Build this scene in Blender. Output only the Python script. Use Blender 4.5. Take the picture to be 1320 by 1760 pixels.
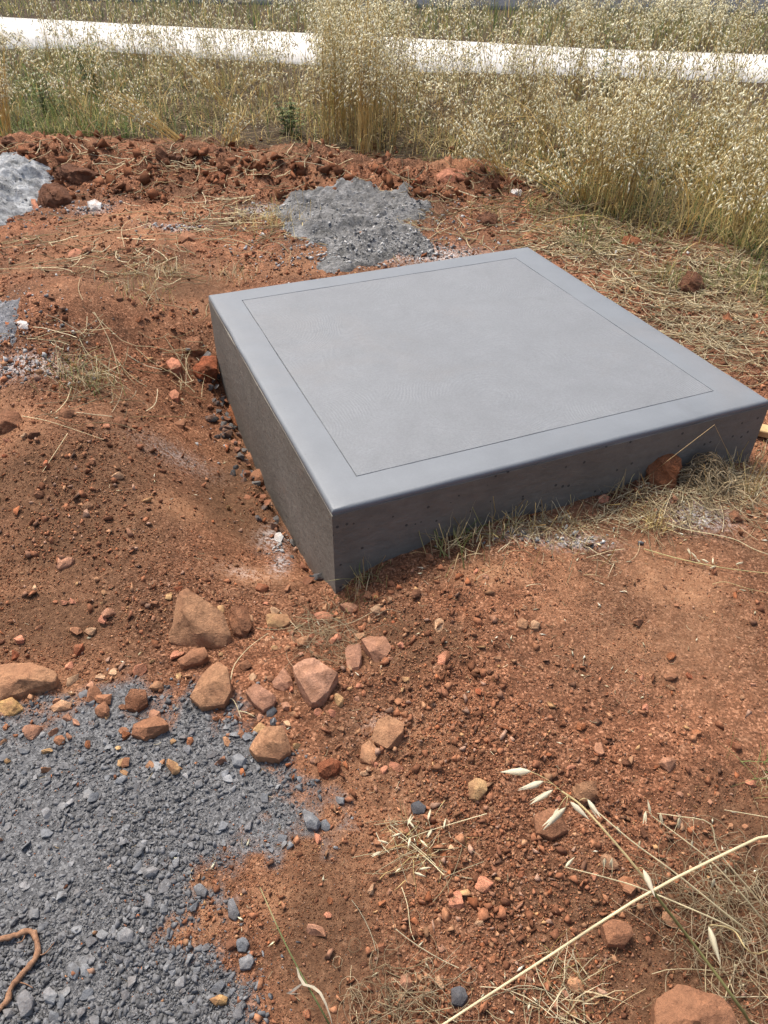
import bpy, bmesh, math
import numpy as np
from mathutils import Vector, Matrix

for o in list(bpy.data.objects):
    bpy.data.objects.remove(o, do_unlink=True)
scene = bpy.context.scene
C = scene.collection
rng = np.random.default_rng(11)

# ------------------------------------------------------------------ camera (solved from the square slab's corners)
FPX = 1284.5                    # focal length in photo pixels (photo 1320 x 1760)
CAM = np.array([0.0, 0.0, 1.6144])
W2C = np.array([[0.99995848, 0.00575513, 0.00706512],
                [0.00911248, -0.63153885, -0.77529068],
                [0.0, 0.77532288, -0.63156507]])      # world -> camera (x right, y down, z forward)
cam_d = bpy.data.cameras.new('camera')
cam_d.sensor_fit = 'VERTICAL'
cam_d.sensor_height = 36.0
cam_d.lens = 36.0 * FPX / 1760.0
cam_d.clip_start = 0.02
cam_d.clip_end = 2000
cam = bpy.data.objects.new('camera', cam_d)
C.objects.link(cam)
right, down, fwd = W2C
m = Matrix.Identity(4)
for i in range(3):
    m[i][0], m[i][1], m[i][2], m[i][3] = right[i], -down[i], -fwd[i], CAM[i]
cam.matrix_world = m
scene.camera = cam

# ------------------------------------------------------------------ light
SUN_EL = math.radians(62)
SUN_AZ = math.radians(-38)      # from +Y (view direction) towards -X (left)
world = bpy.data.worlds.new('World')
scene.world = world
world.use_nodes = True
nt = world.node_tree
nt.nodes.clear()
sky = nt.nodes.new('ShaderNodeTexSky')
sky.sky_type = 'NISHITA'
sky.sun_disc = False
sky.sun_elevation = SUN_EL
sky.sun_rotation = SUN_AZ
sky.air_density = 1.0
sky.dust_density = 6.0
sky.ozone_density = 1.0
bg = nt.nodes.new('ShaderNodeBackground')
bg.inputs['Strength'].default_value = 0.125
wo = nt.nodes.new('ShaderNodeOutputWorld')
nt.links.new(sky.outputs[0], bg.inputs[0])
nt.links.new(bg.outputs[0], wo.inputs[0])
sun_d = bpy.data.lights.new('sun', 'SUN')
sun_d.energy = 2.3
sun_d.angle = math.radians(10)
sun_d.color = (1.0, 0.96, 0.90)
sun = bpy.data.objects.new('sun', sun_d)
C.objects.link(sun)
sv = Vector((math.sin(SUN_AZ) * math.cos(SUN_EL), math.cos(SUN_AZ) * math.cos(SUN_EL), math.sin(SUN_EL)))
sun.rotation_euler = sv.to_track_quat('Z', 'Y').to_euler()
sun.location = (0, 0, 8)
scene.view_settings.view_transform = 'Standard'
scene.view_settings.look = 'None'
scene.view_settings.exposure = 0.86
scene.view_settings.gamma = 1.0
scene.render.resolution_x = 768
scene.render.resolution_y = 1024

# ------------------------------------------------------------------ noise
def _hash(ix, iy, seed):
    n = (ix.astype(np.int64) * 374761393 + iy.astype(np.int64) * 668265263 + seed * 974711) & 0xFFFFFFFF
    n = ((n ^ (n >> 13)) * 1274126177) & 0xFFFFFFFF
    n = n ^ (n >> 16)
    return (n & 0xFFFFFF) / float(0xFFFFFF)

def vnoise(x, y, seed=0):
    ix = np.floor(x); iy = np.floor(y)
    fx = x - ix; fy = y - iy
    ux = fx * fx * fx * (fx * (fx * 6 - 15) + 10); uy = fy * fy * fy * (fy * (fy * 6 - 15) + 10)
    a = _hash(ix, iy, seed); b = _hash(ix + 1, iy, seed); c = _hash(ix, iy + 1, seed); d = _hash(ix + 1, iy + 1, seed)
    return (a * (1 - ux) + b * ux) * (1 - uy) + (c * (1 - ux) + d * ux) * uy - 0.5

def fbm(x, y, freq, octv=4, seed=0, gain=0.5):
    s = 0; a = 1.0
    for k in range(octv):
        s = s + a * vnoise(x * freq + 13.7 * k, y * freq - 7.3 * k, seed + k * 17)
        freq *= 2.03; a *= gain
    return s

def lumps(x, y, freq, seed, fill=0.6):
    """rounded clods: half-ellipsoids on a jittered lattice, height about 0..1 (in units of cell size)"""
    X = x * freq; Y = y * freq
    X, Y = X + 0.35 * vnoise(X * 1.7, Y * 1.7, seed + 5), Y + 0.35 * vnoise(X * 1.7, Y * 1.7, seed + 6)
    ix = np.floor(X); iy = np.floor(Y)
    out = np.zeros_like(X)
    for dx in (-1, 0, 1):
        for dy in (-1, 0, 1):
            jx = ix + dx; jy = iy + dy
            px = jx + _hash(jx, jy, seed); py = jy + _hash(jx, jy, seed + 1)
            r = 0.25 + 0.55 * _hash(jx, jy, seed + 2)
            on = _hash(jx, jy, seed + 3) < fill
            d2 = ((X - px) ** 2 + (Y - py) ** 2) / (r * r)
            out = np.maximum(out, np.where(on, r * np.sqrt(np.maximum(0, 1 - d2)), 0))
    return out / freq

def sstep(a, b, x):
    t = np.clip((x - a) / (b - a), 0, 1)
    return t * t * (3 - 2 * t)

# ------------------------------------------------------------------ places from pixels
def rays(u, v):
    d = np.stack([(np.asarray(u, float) - 660) / FPX, (np.asarray(v, float) - 880) / FPX, np.ones_like(np.asarray(u, float))], -1) @ W2C
    return d / np.linalg.norm(d, axis=-1, keepdims=True)

def flat(u, v, z=0.0):
    d = rays(u, v)
    t = (z - CAM[2]) / d[..., 2]
    return CAM + t[..., None] * d

def poly_world(pts, z=0.0):
    p = np.array(pts, float)
    return flat(p[:, 0], p[:, 1], z)[:, :2]

def poly_sd(x, y, poly):
    """signed distance, negative inside"""
    shp = x.shape; x = x.ravel(); y = y.ravel()
    d = np.full(x.shape, 1e9); ins = np.zeros(x.shape, bool)
    n = len(poly)
    for i in range(n):
        ax, ay = poly[i]; bx, by = poly[(i + 1) % n]
        ex, ey = bx - ax, by - ay
        t = np.clip(((x - ax) * ex + (y - ay) * ey) / (ex * ex + ey * ey + 1e-12), 0, 1)
        d = np.minimum(d, np.hypot(x - ax - t * ex, y - ay - t * ey))
        cond = ((ay > y) != (by > y))
        xi = ax + (y - ay) / (by - ay + 1e-15) * ex
        ins ^= cond & (x < xi)
    return np.where(ins, -d, d).reshape(shp)

S = 1.6                                        # slab side, metres
N0 = np.array([-0.14600, 1.61657])             # slab's near corner
EX = np.array([0.920895, 0.389810]); EY = np.array([-0.389810, 0.920895])
TOP = 0.30

def slab_ab(x, y):
    return (x - N0[0]) * EX[0] + (y - N0[1]) * EX[1], (x - N0[0]) * EY[0] + (y - N0[1]) * EY[1]

# zones traced on the photograph
GRAVEL = poly_world([(-500, 1290), (-150, 1270), (0, 1252), (110, 1218), (190, 1190), (285, 1172), (330, 1195), (395, 1215), (470, 1255), (505, 1320),
                     (560, 1362), (578, 1405), (545, 1445), (470, 1470), (425, 1505), (385, 1545), (320, 1560), (285, 1600), (340, 1640),
                     (400, 1655), (425, 1700), (430, 1800), (420, 2100), (-500, 2100)])
ASH = poly_world([(-150, 570), (0, 562), (45, 572), (92, 600), (88, 640), (95, 672), (60, 700), (25, 690), (0, 665), (-150, 650)])
HEAP = poly_world([(478, 345), (540, 330), (592, 320), (640, 333), (692, 343), (727, 360), (722, 378), (690, 384), (702, 410), (748, 424), (738, 440),
                   (680, 436), (648, 446), (598, 470), (556, 462), (572, 424), (512, 408), (488, 386)], 0.06)
HEAP2 = poly_world([(-120, 285), (0, 280), (40, 283), (76, 290), (84, 308), (64, 330), (30, 348), (0, 366), (-120, 370)], 0.08)
EDGE_PX = np.array([(-900, 245), (-200, 238), (0, 236), (300, 243), (480, 262), (640, 275), (830, 300), (960, 360), (1100, 408), (1250, 440), (1320, 482), (1500, 600), (1800, 700)], float)
EDGE = flat(EDGE_PX[:, 0], EDGE_PX[:, 1])[:, :2]
BERM = poly_world([(-300, 275), (0, 262), (200, 268), (430, 285), (640, 300), (800, 305)], 0.08)
WHITE = [(flat(900, 918, .09)[:2], 0.07, 0.03), (flat(985, 925, .09)[:2], 0.10, 0.03), (flat(1205, 885, .09)[:2], 0.09, 0.05), (flat(468, 905, -.08)[:2], 0.05, 0.08),
         (flat(480, 950, -.06)[:2], 0.03, 0.08), (flat(415, 968, -.02)[:2], 0.06, 0.035), (flat(665, 1245, .0)[:2], 0.05, 0.03), (flat(305, 770, 0)[:2], 0.12, 0.08),
         (flat(55, 690, 0)[:2], 0.16, 0.07), (flat(740, 430, .1)[:2], 0.3, 0.12), (flat(460, 345, .1)[:2], 0.16, 0.1), (flat(160, 348, .05)[:2], .1, .06), (flat(300, 388, .05)[:2], .14, .06)]
ROAD_FAR = flat(np.array([-700, 0, 330, 700, 1000, 1320, 2000.]), np.array([-12, 29, 47, 65, 83, 94, 118.]), 0.03)[:, :2]
ROAD_NEAR = flat(np.array([-700, 0, 200, 480, 700, 840, 1320, 2000.]), np.array([58, 80, 85, 104, 118, 122, 138, 162.]), 0.03)[:, :2]
ASPH = flat(np.array([-900, 200, 1250, 2200.]), np.array([-22, 3, 26, 47.]))[:, :2]

def edge_y(x):
    return np.interp(x, EDGE[:, 0], EDGE[:, 1])

def seg_dist(x, y, line):
    d = np.full(x.shape, 1e9)
    for i in range(len(line) - 1):
        ax, ay = line[i]; bx, by = line[i + 1]
        ex, ey = bx - ax, by - ay
        t = np.clip(((x - ax) * ex + (y - ay) * ey) / (ex * ex + ey * ey), 0, 1)
        d = np.minimum(d, np.hypot(x - ax - t * ex, y - ay - t * ey))
    return d

def gravel_mask(x, y):
    sd = poly_sd(x, y, GRAVEL) + 0.11 * fbm(x, y, 5, 3, 71) + 0.10 * fbm(x, y, 26, 3, 72)
    return 1 - sstep(-0.06, 0.05, sd)

def grass_mask(x, y):
    return sstep(-0.15, 0.25, y - edge_y(x) + 0.35 * fbm(x, y, 2.5, 3, 33))

def height_macro(x, y):
    a, b = slab_ab(x, y)
    near = 1 - sstep(9, 14, y)
    z = 0.03 * fbm(x, y, 0.7, 3, 3) * near
    # trench along the slab's left face and its bank
    D = np.interp(b, [-0.25, 0.0, 0.28, 0.55, 1.0, 1.35, 1.62, 1.9], [0.0, 0.03, 0.12, 0.14, 0.185, 0.15, 0.05, -0.02])
    t = np.maximum(0, -a)
    side = (1 - sstep(0.012, 0.06, a))
    z = z - side * D * np.exp(-(t / 0.30) ** 2.6)
    z = z + side * 0.17 * np.exp(-((t - 0.72) / 0.34) ** 2) * sstep(0.0, 1.1, b) * (1 - sstep(2.0, 3.0, b))
    z = z + 0.11 * np.exp(-((a + 0.42) / 0.34) ** 2 - ((b - 2.0) / 0.30) ** 2)
    z = z - side * 0.055 * np.exp(-(t / 0.035) ** 2) * sstep(0.05, 0.25, b) * (1 - sstep(1.5, 1.66, b))
    # mound before the front face
    P = np.interp(a, [-0.25, 0.0, 0.12, 0.31, 0.54, 0.8, 0.95, 1.1, 1.36, 1.63, 2.4], [0, 0.0, 0.045, 0.08, 0.10, 0.085, 0.075, 0.10, 0.09, 0.055, 0.03])
    t = np.maximum(0, -b)
    z = z + P * np.exp(-(t / 0.62) ** 2) * (1 - sstep(1.5, 1.9, b))
    # ground behind the slab
    z = z + 0.06 * sstep(1.3, 1.9, b) * (1 - sstep(2.6, 4.0, b))
    # spoil ridge before the grass
    d = seg_dist(x, y, BERM) + 0.25 * fbm(x, y, 1.5, 3, 41)
    z = z + (0.13 + 0.12 * fbm(x, y, 1.3, 2, 44)) * np.exp(-(d / 0.42) ** 2)
    return z

def rough_mask(x, y):
    """how cloddy the bare soil is, 0..1"""
    a, b = slab_ab(x, y)
    r = 0.5 + 0.9 * fbm(x, y, 1.6, 3, 51)
    r = np.clip(r, 0.05, 1)
    d = seg_dist(x, y, BERM)
    r = np.maximum(r, np.exp(-(d / 0.6) ** 2))
    smooth = (1 - sstep(-0.7, -0.1, -np.abs(a + 0.30) / 0.45)) * 0
    tr = np.exp(-((a + 0.30) / 0.16) ** 2) * sstep(0.0, 0.3, b) * (1 - sstep(1.2, 1.6, b))
    return np.clip(r * (1 - 0.75 * tr), 0.04, 1)

def height(x, y):
    x = np.asarray(x, float); y = np.asarray(y, float)
    z = height_macro(x, y)
    g = gravel_mask(x, y); r = rough_mask(x, y) * (1 - g)
    near = 1 - sstep(8.5, 11, y)
    d = np.exp(-(seg_dist(x, y, BERM) / 0.5) ** 2)
    rid = 0.30 - np.abs(fbm(x, y, 5.5, 5, 66, 0.58))
    z = z + near * (0.028 * fbm(x, y, 4, 4, 5) * (0.35 + 0.65 * r) + d * (0.26 * lumps(x, y, 2.6, 61, 0.45) + 0.11 * rid) + 0.15 * r * lumps(x, y, 11, 62, 0.4)
                    + 0.020 * r * fbm(x, y, 17, 4, 67, 0.62) + 0.22 * r * lumps(x, y, 30, 63, 0.45))
    return z

def gp(u, v, up=0.0):
    """ground point seen at a photo pixel (optionally the point `up` above the ground)"""
    u = np.asarray(u, float); v = np.asarray(v, float)
    z = np.zeros_like(u) + 0.03
    for _ in range(7):
        p = flat(u, v, z + up)
        z = 0.5 * z + 0.5 * height_macro(p[..., 0], p[..., 1])
    p = flat(u, v, z + up)
    q = p.copy(); q[..., 2] = height(p[..., 0], p[..., 1])
    return q

def g1(u, v, up=0.0):
    return gp(np.array([u]), np.array([v]), up)[0]

def pxm(u, v):
    """metres per photo pixel at the ground there"""
    return np.linalg.norm(g1(u, v) - CAM) / FPX

# ------------------------------------------------------------------ scene helpers
def tag(o, label=None, cat=None, group=None, kind=None):
    for k, val in (('label', label), ('category', cat), ('group', group), ('kind', kind)):
        if val: o[k] = val
    return o

def big_mesh(name, V, T, mat, col=None, smooth=False, attrs=None, parent=None):
    V = np.asarray(V, np.float32); T = np.asarray(T, np.int32)
    k = T.shape[1]
    me = bpy.data.meshes.new(name)
    me.vertices.add(len(V)); me.vertices.foreach_set('co', V.ravel())
    me.loops.add(T.size); me.loops.foreach_set('vertex_index', T.ravel())
    me.polygons.add(len(T)); me.polygons.foreach_set('loop_start', np.arange(0, T.size, k, dtype=np.int32))
    if smooth: me.polygons.foreach_set('use_smooth', np.ones(len(T), bool))
    me.update(calc_edges=True)
    if col is not None:
        at = me.attributes.new('col', 'FLOAT_COLOR', 'POINT')
        c4 = np.ones((len(V), 4), np.float32); c4[:, :3] = col
        at.data.foreach_set('color', c4.ravel())
    for nme, arr in (attrs or {}).items():
        at = me.attributes.new(nme, 'FLOAT', 'POINT'); at.data.foreach_set('value', np.asarray(arr, np.float32))
    me.materials.append(mat)
    o = bpy.data.objects.new(name, me)
    C.objects.link(o)
    if parent is not None: o.parent = parent
    return o

def empty(name, loc=(0, 0, 0)):
    o = bpy.data.objects.new(name, None); o.location = loc; o.empty_display_size = 0.05
    C.objects.link(o); return o

class NT:
    def __init__(s, name):
        s.mat = bpy.data.materials.new(name); s.mat.use_nodes = True
        s.t = s.mat.node_tree; s.t.nodes.clear()
        s.out = s.n('ShaderNodeOutputMaterial')
    def n(s, typ, **kw):
        nd = s.t.nodes.new(typ)
        for k, v in kw.items(): setattr(nd, k, v)
        return nd
    def set(s, nd, **kw):
        for k, v in kw.items():
            key = k.replace('_', ' ')
            i = nd.inputs[key] if key in nd.inputs else nd.inputs[k]
            if hasattr(v, 'is_output') or isinstance(v, bpy.types.NodeSocket): s.t.links.new(v, i)
            else: i.default_value = v
        return nd
    def pos(s):
        return s.n('ShaderNodeNewGeometry').outputs['Position']
    def objc(s):
        return s.n('ShaderNodeTexCoord').outputs['Object']
    def noise(s, vec, scale, detail=4, rough=0.55, dist=0.0):
        nd = s.n('ShaderNodeTexNoise'); s.set(nd, Vector=vec, Scale=scale, Detail=detail, Roughness=rough, Distortion=dist)
        return nd.outputs['Fac']
    def vor(s, vec, scale, out='Color', feature='F1'):
        nd = s.n('ShaderNodeTexVoronoi', feature=feature); s.set(nd, Vector=vec, Scale=scale)
        return nd.outputs[out]
    def attr(s, name, out='Fac'):
        nd = s.n('ShaderNodeAttribute', attribute_name=name); return nd.outputs[out]
    def math(s, op, a, b=0.0, c=0.0, clamp=False):
        nd = s.n('ShaderNodeMath', operation=op, use_clamp=clamp)
        for i, v in enumerate((a, b, c)):
            if isinstance(v, bpy.types.NodeSocket): s.t.links.new(v, nd.inputs[i])
            else: nd.inputs[i].default_value = v
        return nd.outputs[0]
    def ramp(s, fac, *stops):
        nd = s.n('ShaderNodeValToRGB'); s.t.links.new(fac, nd.inputs[0])
        el = nd.color_ramp.elements
        while len(el) < len(stops): el.new(0.5)
        for e, (p, c) in zip(el, stops):
            e.position = p; e.color = (*c, 1) if len(c) == 3 else c
        return nd.outputs[0]
    def mr(s, fac, a, b, c=0.0, d=1.0):
        nd = s.n('ShaderNodeMapRange'); s.t.links.new(fac, nd.inputs[0])
        for i, v in enumerate((a, b, c, d)): nd.inputs[i + 1].default_value = v
        return nd.outputs[0]
    def mix(s, fac, a, b, blend='MIX'):
        nd = s.n('ShaderNodeMix', data_type='RGBA', blend_type=blend)
        for i, v in ((0, fac), (6, a), (7, b)):
            if isinstance(v, bpy.types.NodeSocket): s.t.links.new(v, nd.inputs[i])
            elif i == 0: nd.inputs[0].default_value = v
            else: nd.inputs[i].default_value = (*v, 1)
        return nd.outputs[2]
    def bump(s, h, strength=0.5, dist=0.01, prev=None):
        nd = s.n('ShaderNodeBump'); nd.inputs['Strength'].default_value = strength; nd.inputs['Distance'].default_value = dist
        s.t.links.new(h, nd.inputs['Height'])
        if prev is not None: s.t.links.new(prev, nd.inputs['Normal'])
        return nd.outputs[0]
    def finish(s, color, rough=0.9, normal=None, spec=0.2):
        b = s.n('ShaderNodeBsdfPrincipled')
        for k, v in (('Base Color', color), ('Roughness', rough), ('Specular IOR Level', spec)):
            if isinstance(v, bpy.types.NodeSocket): s.t.links.new(v, b.inputs[k])
            else: b.inputs[k].default_value = (*v, 1) if isinstance(v, tuple) else v
        if normal is not None: s.t.links.new(normal, b.inputs['Normal'])
        s.t.links.new(b.outputs[0], s.out.inputs[0])
        return s.mat

# ------------------------------------------------------------------ materials
RED = (0.190, 0.083, 0.045); DARKR = (0.068, 0.030, 0.017); DUST = (0.37, 0.212, 0.130); BROWN = (0.138, 0.073, 0.044)
GREY = (0.128, 0.128, 0.130)

def mat_soil():
    s = NT('soil'); p = s.pos()
    n1 = s.noise(p, 1.6, 3, 0.6); n2 = s.noise(p, 16, 4, 0.7); n3 = s.noise(p, 75, 3, 0.7)
    c = s.ramp(n2, (0.30, DARKR), (0.46, RED), (0.58, (0.242, 0.110, 0.060)), (0.76, DUST))
    c = s.mix(s.mr(n1, 0.40, 0.62), c, s.ramp(n3, (0.3, (0.075, 0.035, 0.019)), (0.6, BROWN), (0.78, (0.30, 0.158, 0.086))))
    vc = s.vor(p, 190, 'Color'); sep = s.n('ShaderNodeSeparateColor'); s.t.links.new(vc, sep.inputs[0])
    c = s.mix(0.9, c, s.ramp(sep.outputs[0], (0.0, (0.42, 0.39, 0.37)), (0.55, (0.95, 0.92, 0.89)), (0.85, (1.45, 1.47, 1.45)), (1.0, (2.3, 2.5, 2.6))), 'MULTIPLY')
    c = s.mix(s.math('MULTIPLY', s.attr('dust'), 0.9), c, s.ramp(n3, (0.3, (0.26, 0.122, 0.062)), (0.7, (0.43, 0.235, 0.13))))
    c = s.mix(s.math('MULTIPLY', s.attr('humus'), 0.9), c, s.ramp(n3, (0.28, (0.062, 0.032, 0.018)), (0.55, (0.132, 0.070, 0.039)), (0.78, (0.24, 0.135, 0.078))))
    gl = s.ramp(n3, (0.28, (0.022, 0.017, 0.012)), (0.5, (0.055, 0.040, 0.026)), (0.68, (0.15, 0.11, 0.06)), (0.8, (0.06, 0.062, 0.025)))
    gl = s.mix(s.mr(n2, 0.45, 0.65), gl, (0.05, 0.034, 0.026))
    c = s.mix(s.attr('grass'), c, gl)
    gc = s.ramp(sep.outputs[1], (0.0, (0.075, 0.075, 0.076)), (0.5, GREY), (1.0, (0.215, 0.215, 0.215)))
    c = s.mix(s.attr('gravel'), c, gc)
    c = s.mix(s.math('MULTIPLY', s.attr('white'), s.mr(n3, 0.42, 0.60), clamp=True), c, (0.60, 0.59, 0.58))
    b = s.bump(s.math('ADD', s.noise(p, 170, 4, 0.75), s.math('MULTIPLY', sep.outputs[2], 0.35)), 0.8, 0.007)
    return s.finish(c, 0.95, b, 0.1)

def mat_crumb():
    s = NT('crumbs'); p = s.pos()
    n = s.noise(p, 170, 3, 0.7)
    c = s.mix(0.9, s.attr('col', 'Color'), s.ramp(n, (0.25, (0.55, 0.53, 0.51)), (0.5, (1, 1, 1)), (0.75, (1.45, 1.47, 1.47))), 'MULTIPLY')
    return s.finish(c, 0.93, None, 0.12)

def mat_stone(name='stone', dusty=0.65, dustc=(0.26, 0.125, 0.067), bs=0.5):
    s = NT(name); p = s.pos()
    oi = s.n('ShaderNodeObjectInfo')
    n = s.noise(p, 30, 4, 0.7, 0.4); n2 = s.noise(p, 190, 3, 0.75); n3 = s.noise(p, 13, 3, 0.6)
    c = s.mix(1.0, oi.outputs['Color'], s.ramp(n, (0.25, (0.45, 0.42, 0.40)), (0.5, (1, 1, 1)), (0.72, (1.42, 1.40, 1.36))), 'MULTIPLY')
    c = s.mix(0.7, c, s.ramp(n2, (0.3, (0.62, 0.6, 0.58)), (0.52, (1, 1, 1)), (0.75, (1.4, 1.4, 1.4))), 'MULTIPLY')
    c = s.mix(s.math('MULTIPLY', s.mr(n3, 0.45, 0.62), dusty), c, dustc)
    h = s.math('ADD', s.noise(p, 60, 5, 0.75), s.math('MULTIPLY', n2, 0.5))
    b = s.bump(h, bs, 0.014)
    return s.finish(c, 0.88, b, 0.2)

def mat_plant():
    s = NT('dry_grass')
    p = s.pos()
    c = s.mix(0.7, s.attr('col', 'Color'), s.ramp(s.noise(p, 35, 2), (0.3, (0.75, 0.74, 0.7)), (0.7, (1.2, 1.2, 1.2))), 'MULTIPLY')
    b = s.n('ShaderNodeBsdfPrincipled'); s.t.links.new(c, b.inputs['Base Color']); b.inputs['Roughness'].default_value = 0.6
    b.inputs['Specular IOR Level'].default_value = 0.25
    tr = s.n('ShaderNodeBsdfTranslucent'); s.t.links.new(c, tr.inputs[0])
    mx = s.n('ShaderNodeMixShader'); mx.inputs[0].default_value = 0.42
    s.t.links.new(b.outputs[0], mx.inputs[1]); s.t.links.new(tr.outputs[0], mx.inputs[2]); s.t.links.new(mx.outputs[0], s.out.inputs[0])
    return s.mat

def mat_slab_top(name, swirl):
    s = NT(name); p = s.objc()
    n1 = s.noise(p, 2.2, 5, 0.6); n2 = s.noise(p, 9, 4, 0.6); n3 = s.noise(p, 150, 3, 0.8)
    base = (0.153, 0.162, 0.171) if swirl else (0.148, 0.161, 0.173)
    c = s.mix(1.0, base, s.ramp(n1, (0.3, (0.95, 0.95, 0.95)), (0.7, (1.04, 1.04, 1.04))), 'MULTIPLY')
    c = s.mix(0.8, c, s.ramp(n2, (0.3, (0.94, 0.94, 0.94)), (0.7, (1.05, 1.05, 1.05))), 'MULTIPLY')
    c = s.mix(0.9 if swirl else 0.3, c, s.ramp(n3, (0.3, (0.86, 0.86, 0.86)), (0.7, (1.13, 1.13, 1.13))), 'MULTIPLY')
    st1 = s.noise(p, 1.1, 6, 0.7, 0.8)
    c = s.mix(s.mr(st1, 0.56, 0.75, 0, 0.22), c, (0.185, 0.160, 0.138))
    c = s.mix(s.mr(s.noise(p, 3.7, 5, 0.65, 1.2), 0.60, 0.74, 0, 0.30), c, (0.10, 0.106, 0.110))
    # pin holes
    pv = s.vor(p, 55, 'Distance'); pc = s.vor(p, 55, 'Color'); sp = s.n('ShaderNodeSeparateColor'); s.t.links.new(pc, sp.inputs[0])
    hole = s.math('MULTIPLY', s.math('LESS_THAN', pv, 0.12), s.math('GREATER_THAN', sp.outputs[0], 0.95))
    c = s.mix(s.math('MULTIPLY', hole, 0.6), c, (0.09, 0.09, 0.095))
    if swirl:
        wv = s.n('ShaderNodeTexNoise'); s.set(wv, Vector=p, Scale=3.0, Detail=2)
        ad = s.n('ShaderNodeVectorMath', operation='MULTIPLY_ADD'); s.t.links.new(wv.outputs['Color'], ad.inputs[0]); ad.inputs[1].default_value = (0.12, 0.12, 0); s.t.links.new(p, ad.inputs[2])
        d = s.n('ShaderNodeTexVoronoi', feature='SMOOTH_F1'); s.set(d, Vector=ad.outputs[0], Scale=2.1); d.inputs['Smoothness'].default_value = 0.12
        ph = s.math('ADD', s.math('MULTIPLY', d.outputs['Distance'], 300), s.math('MULTIPLY', s.noise(p, 22, 3), 7))
        w = s.math('SINE', ph)
        st = s.math('MULTIPLY', w, s.mr(s.noise(p, 4.5, 3, 0.6), 0.40, 0.62))
        fine = s.noise(p, 260, 3, 0.8)
        h = s.math('ADD', s.math('MULTIPLY', st, 0.5), s.math('MULTIPLY', fine, 1.3))
        b = s.bump(h, 0.3, 0.0018)
        c = s.mix(0.5, c, s.ramp(s.math('ADD', s.math('MULTIPLY', st, 0.5), 0.5), (0.0, (0.93, 0.93, 0.93)), (1.0, (1.05, 1.05, 1.05))), 'MULTIPLY')
        rg = 0.62
    else:
        b = s.bump(s.noise(p, 180, 4, 0.7), 0.25, 0.0012)
        rg = 0.48
    b = s.bump(s.noise(p, 5, 4), 0.12, 0.01, b)
    return s.finish(c, rg, b, 0.35)

def mat_slab_side():
    s = NT('slab_side_concrete'); p = s.objc()
    mp = s.n('ShaderNodeMapping'); mp.inputs['Scale'].default_value = (1, 1, 2.5); s.t.links.new(p, mp.inputs[0])
    n1 = s.noise(p, 3, 5, 0.6); n2 = s.noise(mp.outputs[0], 14, 5, 0.7); n3 = s.noise(p, 60, 4, 0.7)
    c = s.ramp(n1, (0.3, (0.138, 0.124, 0.102)), (0.7, (0.190, 0.173, 0.146)))
    c = s.mix(1.0, c, s.ramp(n2, (0.3, (0.84, 0.83, 0.82)), (0.7, (1.14, 1.14, 1.14))), 'MULTIPLY')
    c = s.mix(s.mr(s.noise(p, 6, 5, 0.7), 0.58, 0.72, 0, 0.3), c, (0.17, 0.095, 0.06))
    c = s.mix(0.7, c, s.ramp(n3, (0.3, (0.94, 0.94, 0.94)), (0.7, (1.06, 1.06, 1.06))), 'MULTIPLY')
    pv = s.vor(p, 42, 'Distance'); pc = s.vor(p, 42, 'Color'); sp = s.n('ShaderNodeSeparateColor'); s.t.links.new(pc, sp.inputs[0])
    rad = s.math('MULTIPLY', s.math('GREATER_THAN', sp.outputs[0], 0.62), s.math('MULTIPLY', sp.outputs[1], 0.22))
    hole = s.math('LESS_THAN', pv, rad)
    c = s.mix(s.math('MULTIPLY', hole, 0.75), c, (0.03, 0.03, 0.03))
    h = s.math('ADD', s.math('MULTIPLY', n2, 0.9), s.math('ADD', s.math('MULTIPLY', n3, 0.25), s.math('MULTIPLY', hole, -1.2)))
    return s.finish(c, 0.8, s.bump(h, 0.7, 0.008), 0.25)

def mat_spill(name, a, b, bs):
    s = NT(name); p = s.pos()
    n = s.noise(p, 45, 6, 0.75); n2 = s.noise(p, 9, 4, 0.6)
    c = s.ramp(n, (0.28, a), (0.5, tuple((i + j) / 2 for i, j in zip(a, b))), (0.72, b))
    c = s.mix(0.85, c, s.ramp(n2, (0.36, (0.5, 0.5, 0.49)), (0.5, (1, 1, 1)), (0.66, (1.45, 1.46, 1.48))), 'MULTIPLY')
    vc = s.vor(p, 75, 'Color'); sp = s.n('ShaderNodeSeparateColor'); s.t.links.new(vc, sp.inputs[0])
    c = s.mix(0.35, c, s.ramp(sp.outputs[0], (0, (0.7, 0.7, 0.7)), (1, (1.25, 1.25, 1.25))), 'MULTIPLY')
    h = s.math('ADD', s.noise(p, 45, 5, 0.8), s.math('MULTIPLY', s.noise(p, 140, 3, 0.8), 0.6))
    return s.finish(c, 0.9, s.bump(h, bs, 0.02), 0.15)

def mat_plain(name, a, b, scale, rough=0.85, bs=0.3, bd=0.004, objco=False):
    s = NT(name); p = s.objc() if objco else s.pos()
    c = s.ramp(s.noise(p, scale, 6, 0.65), (0.3, a), (0.7, b))
    return s.finish(c, rough, s.bump(s.noise(p, scale * 8, 4, 0.7), bs, bd) if bs else None, 0.2)

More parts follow.
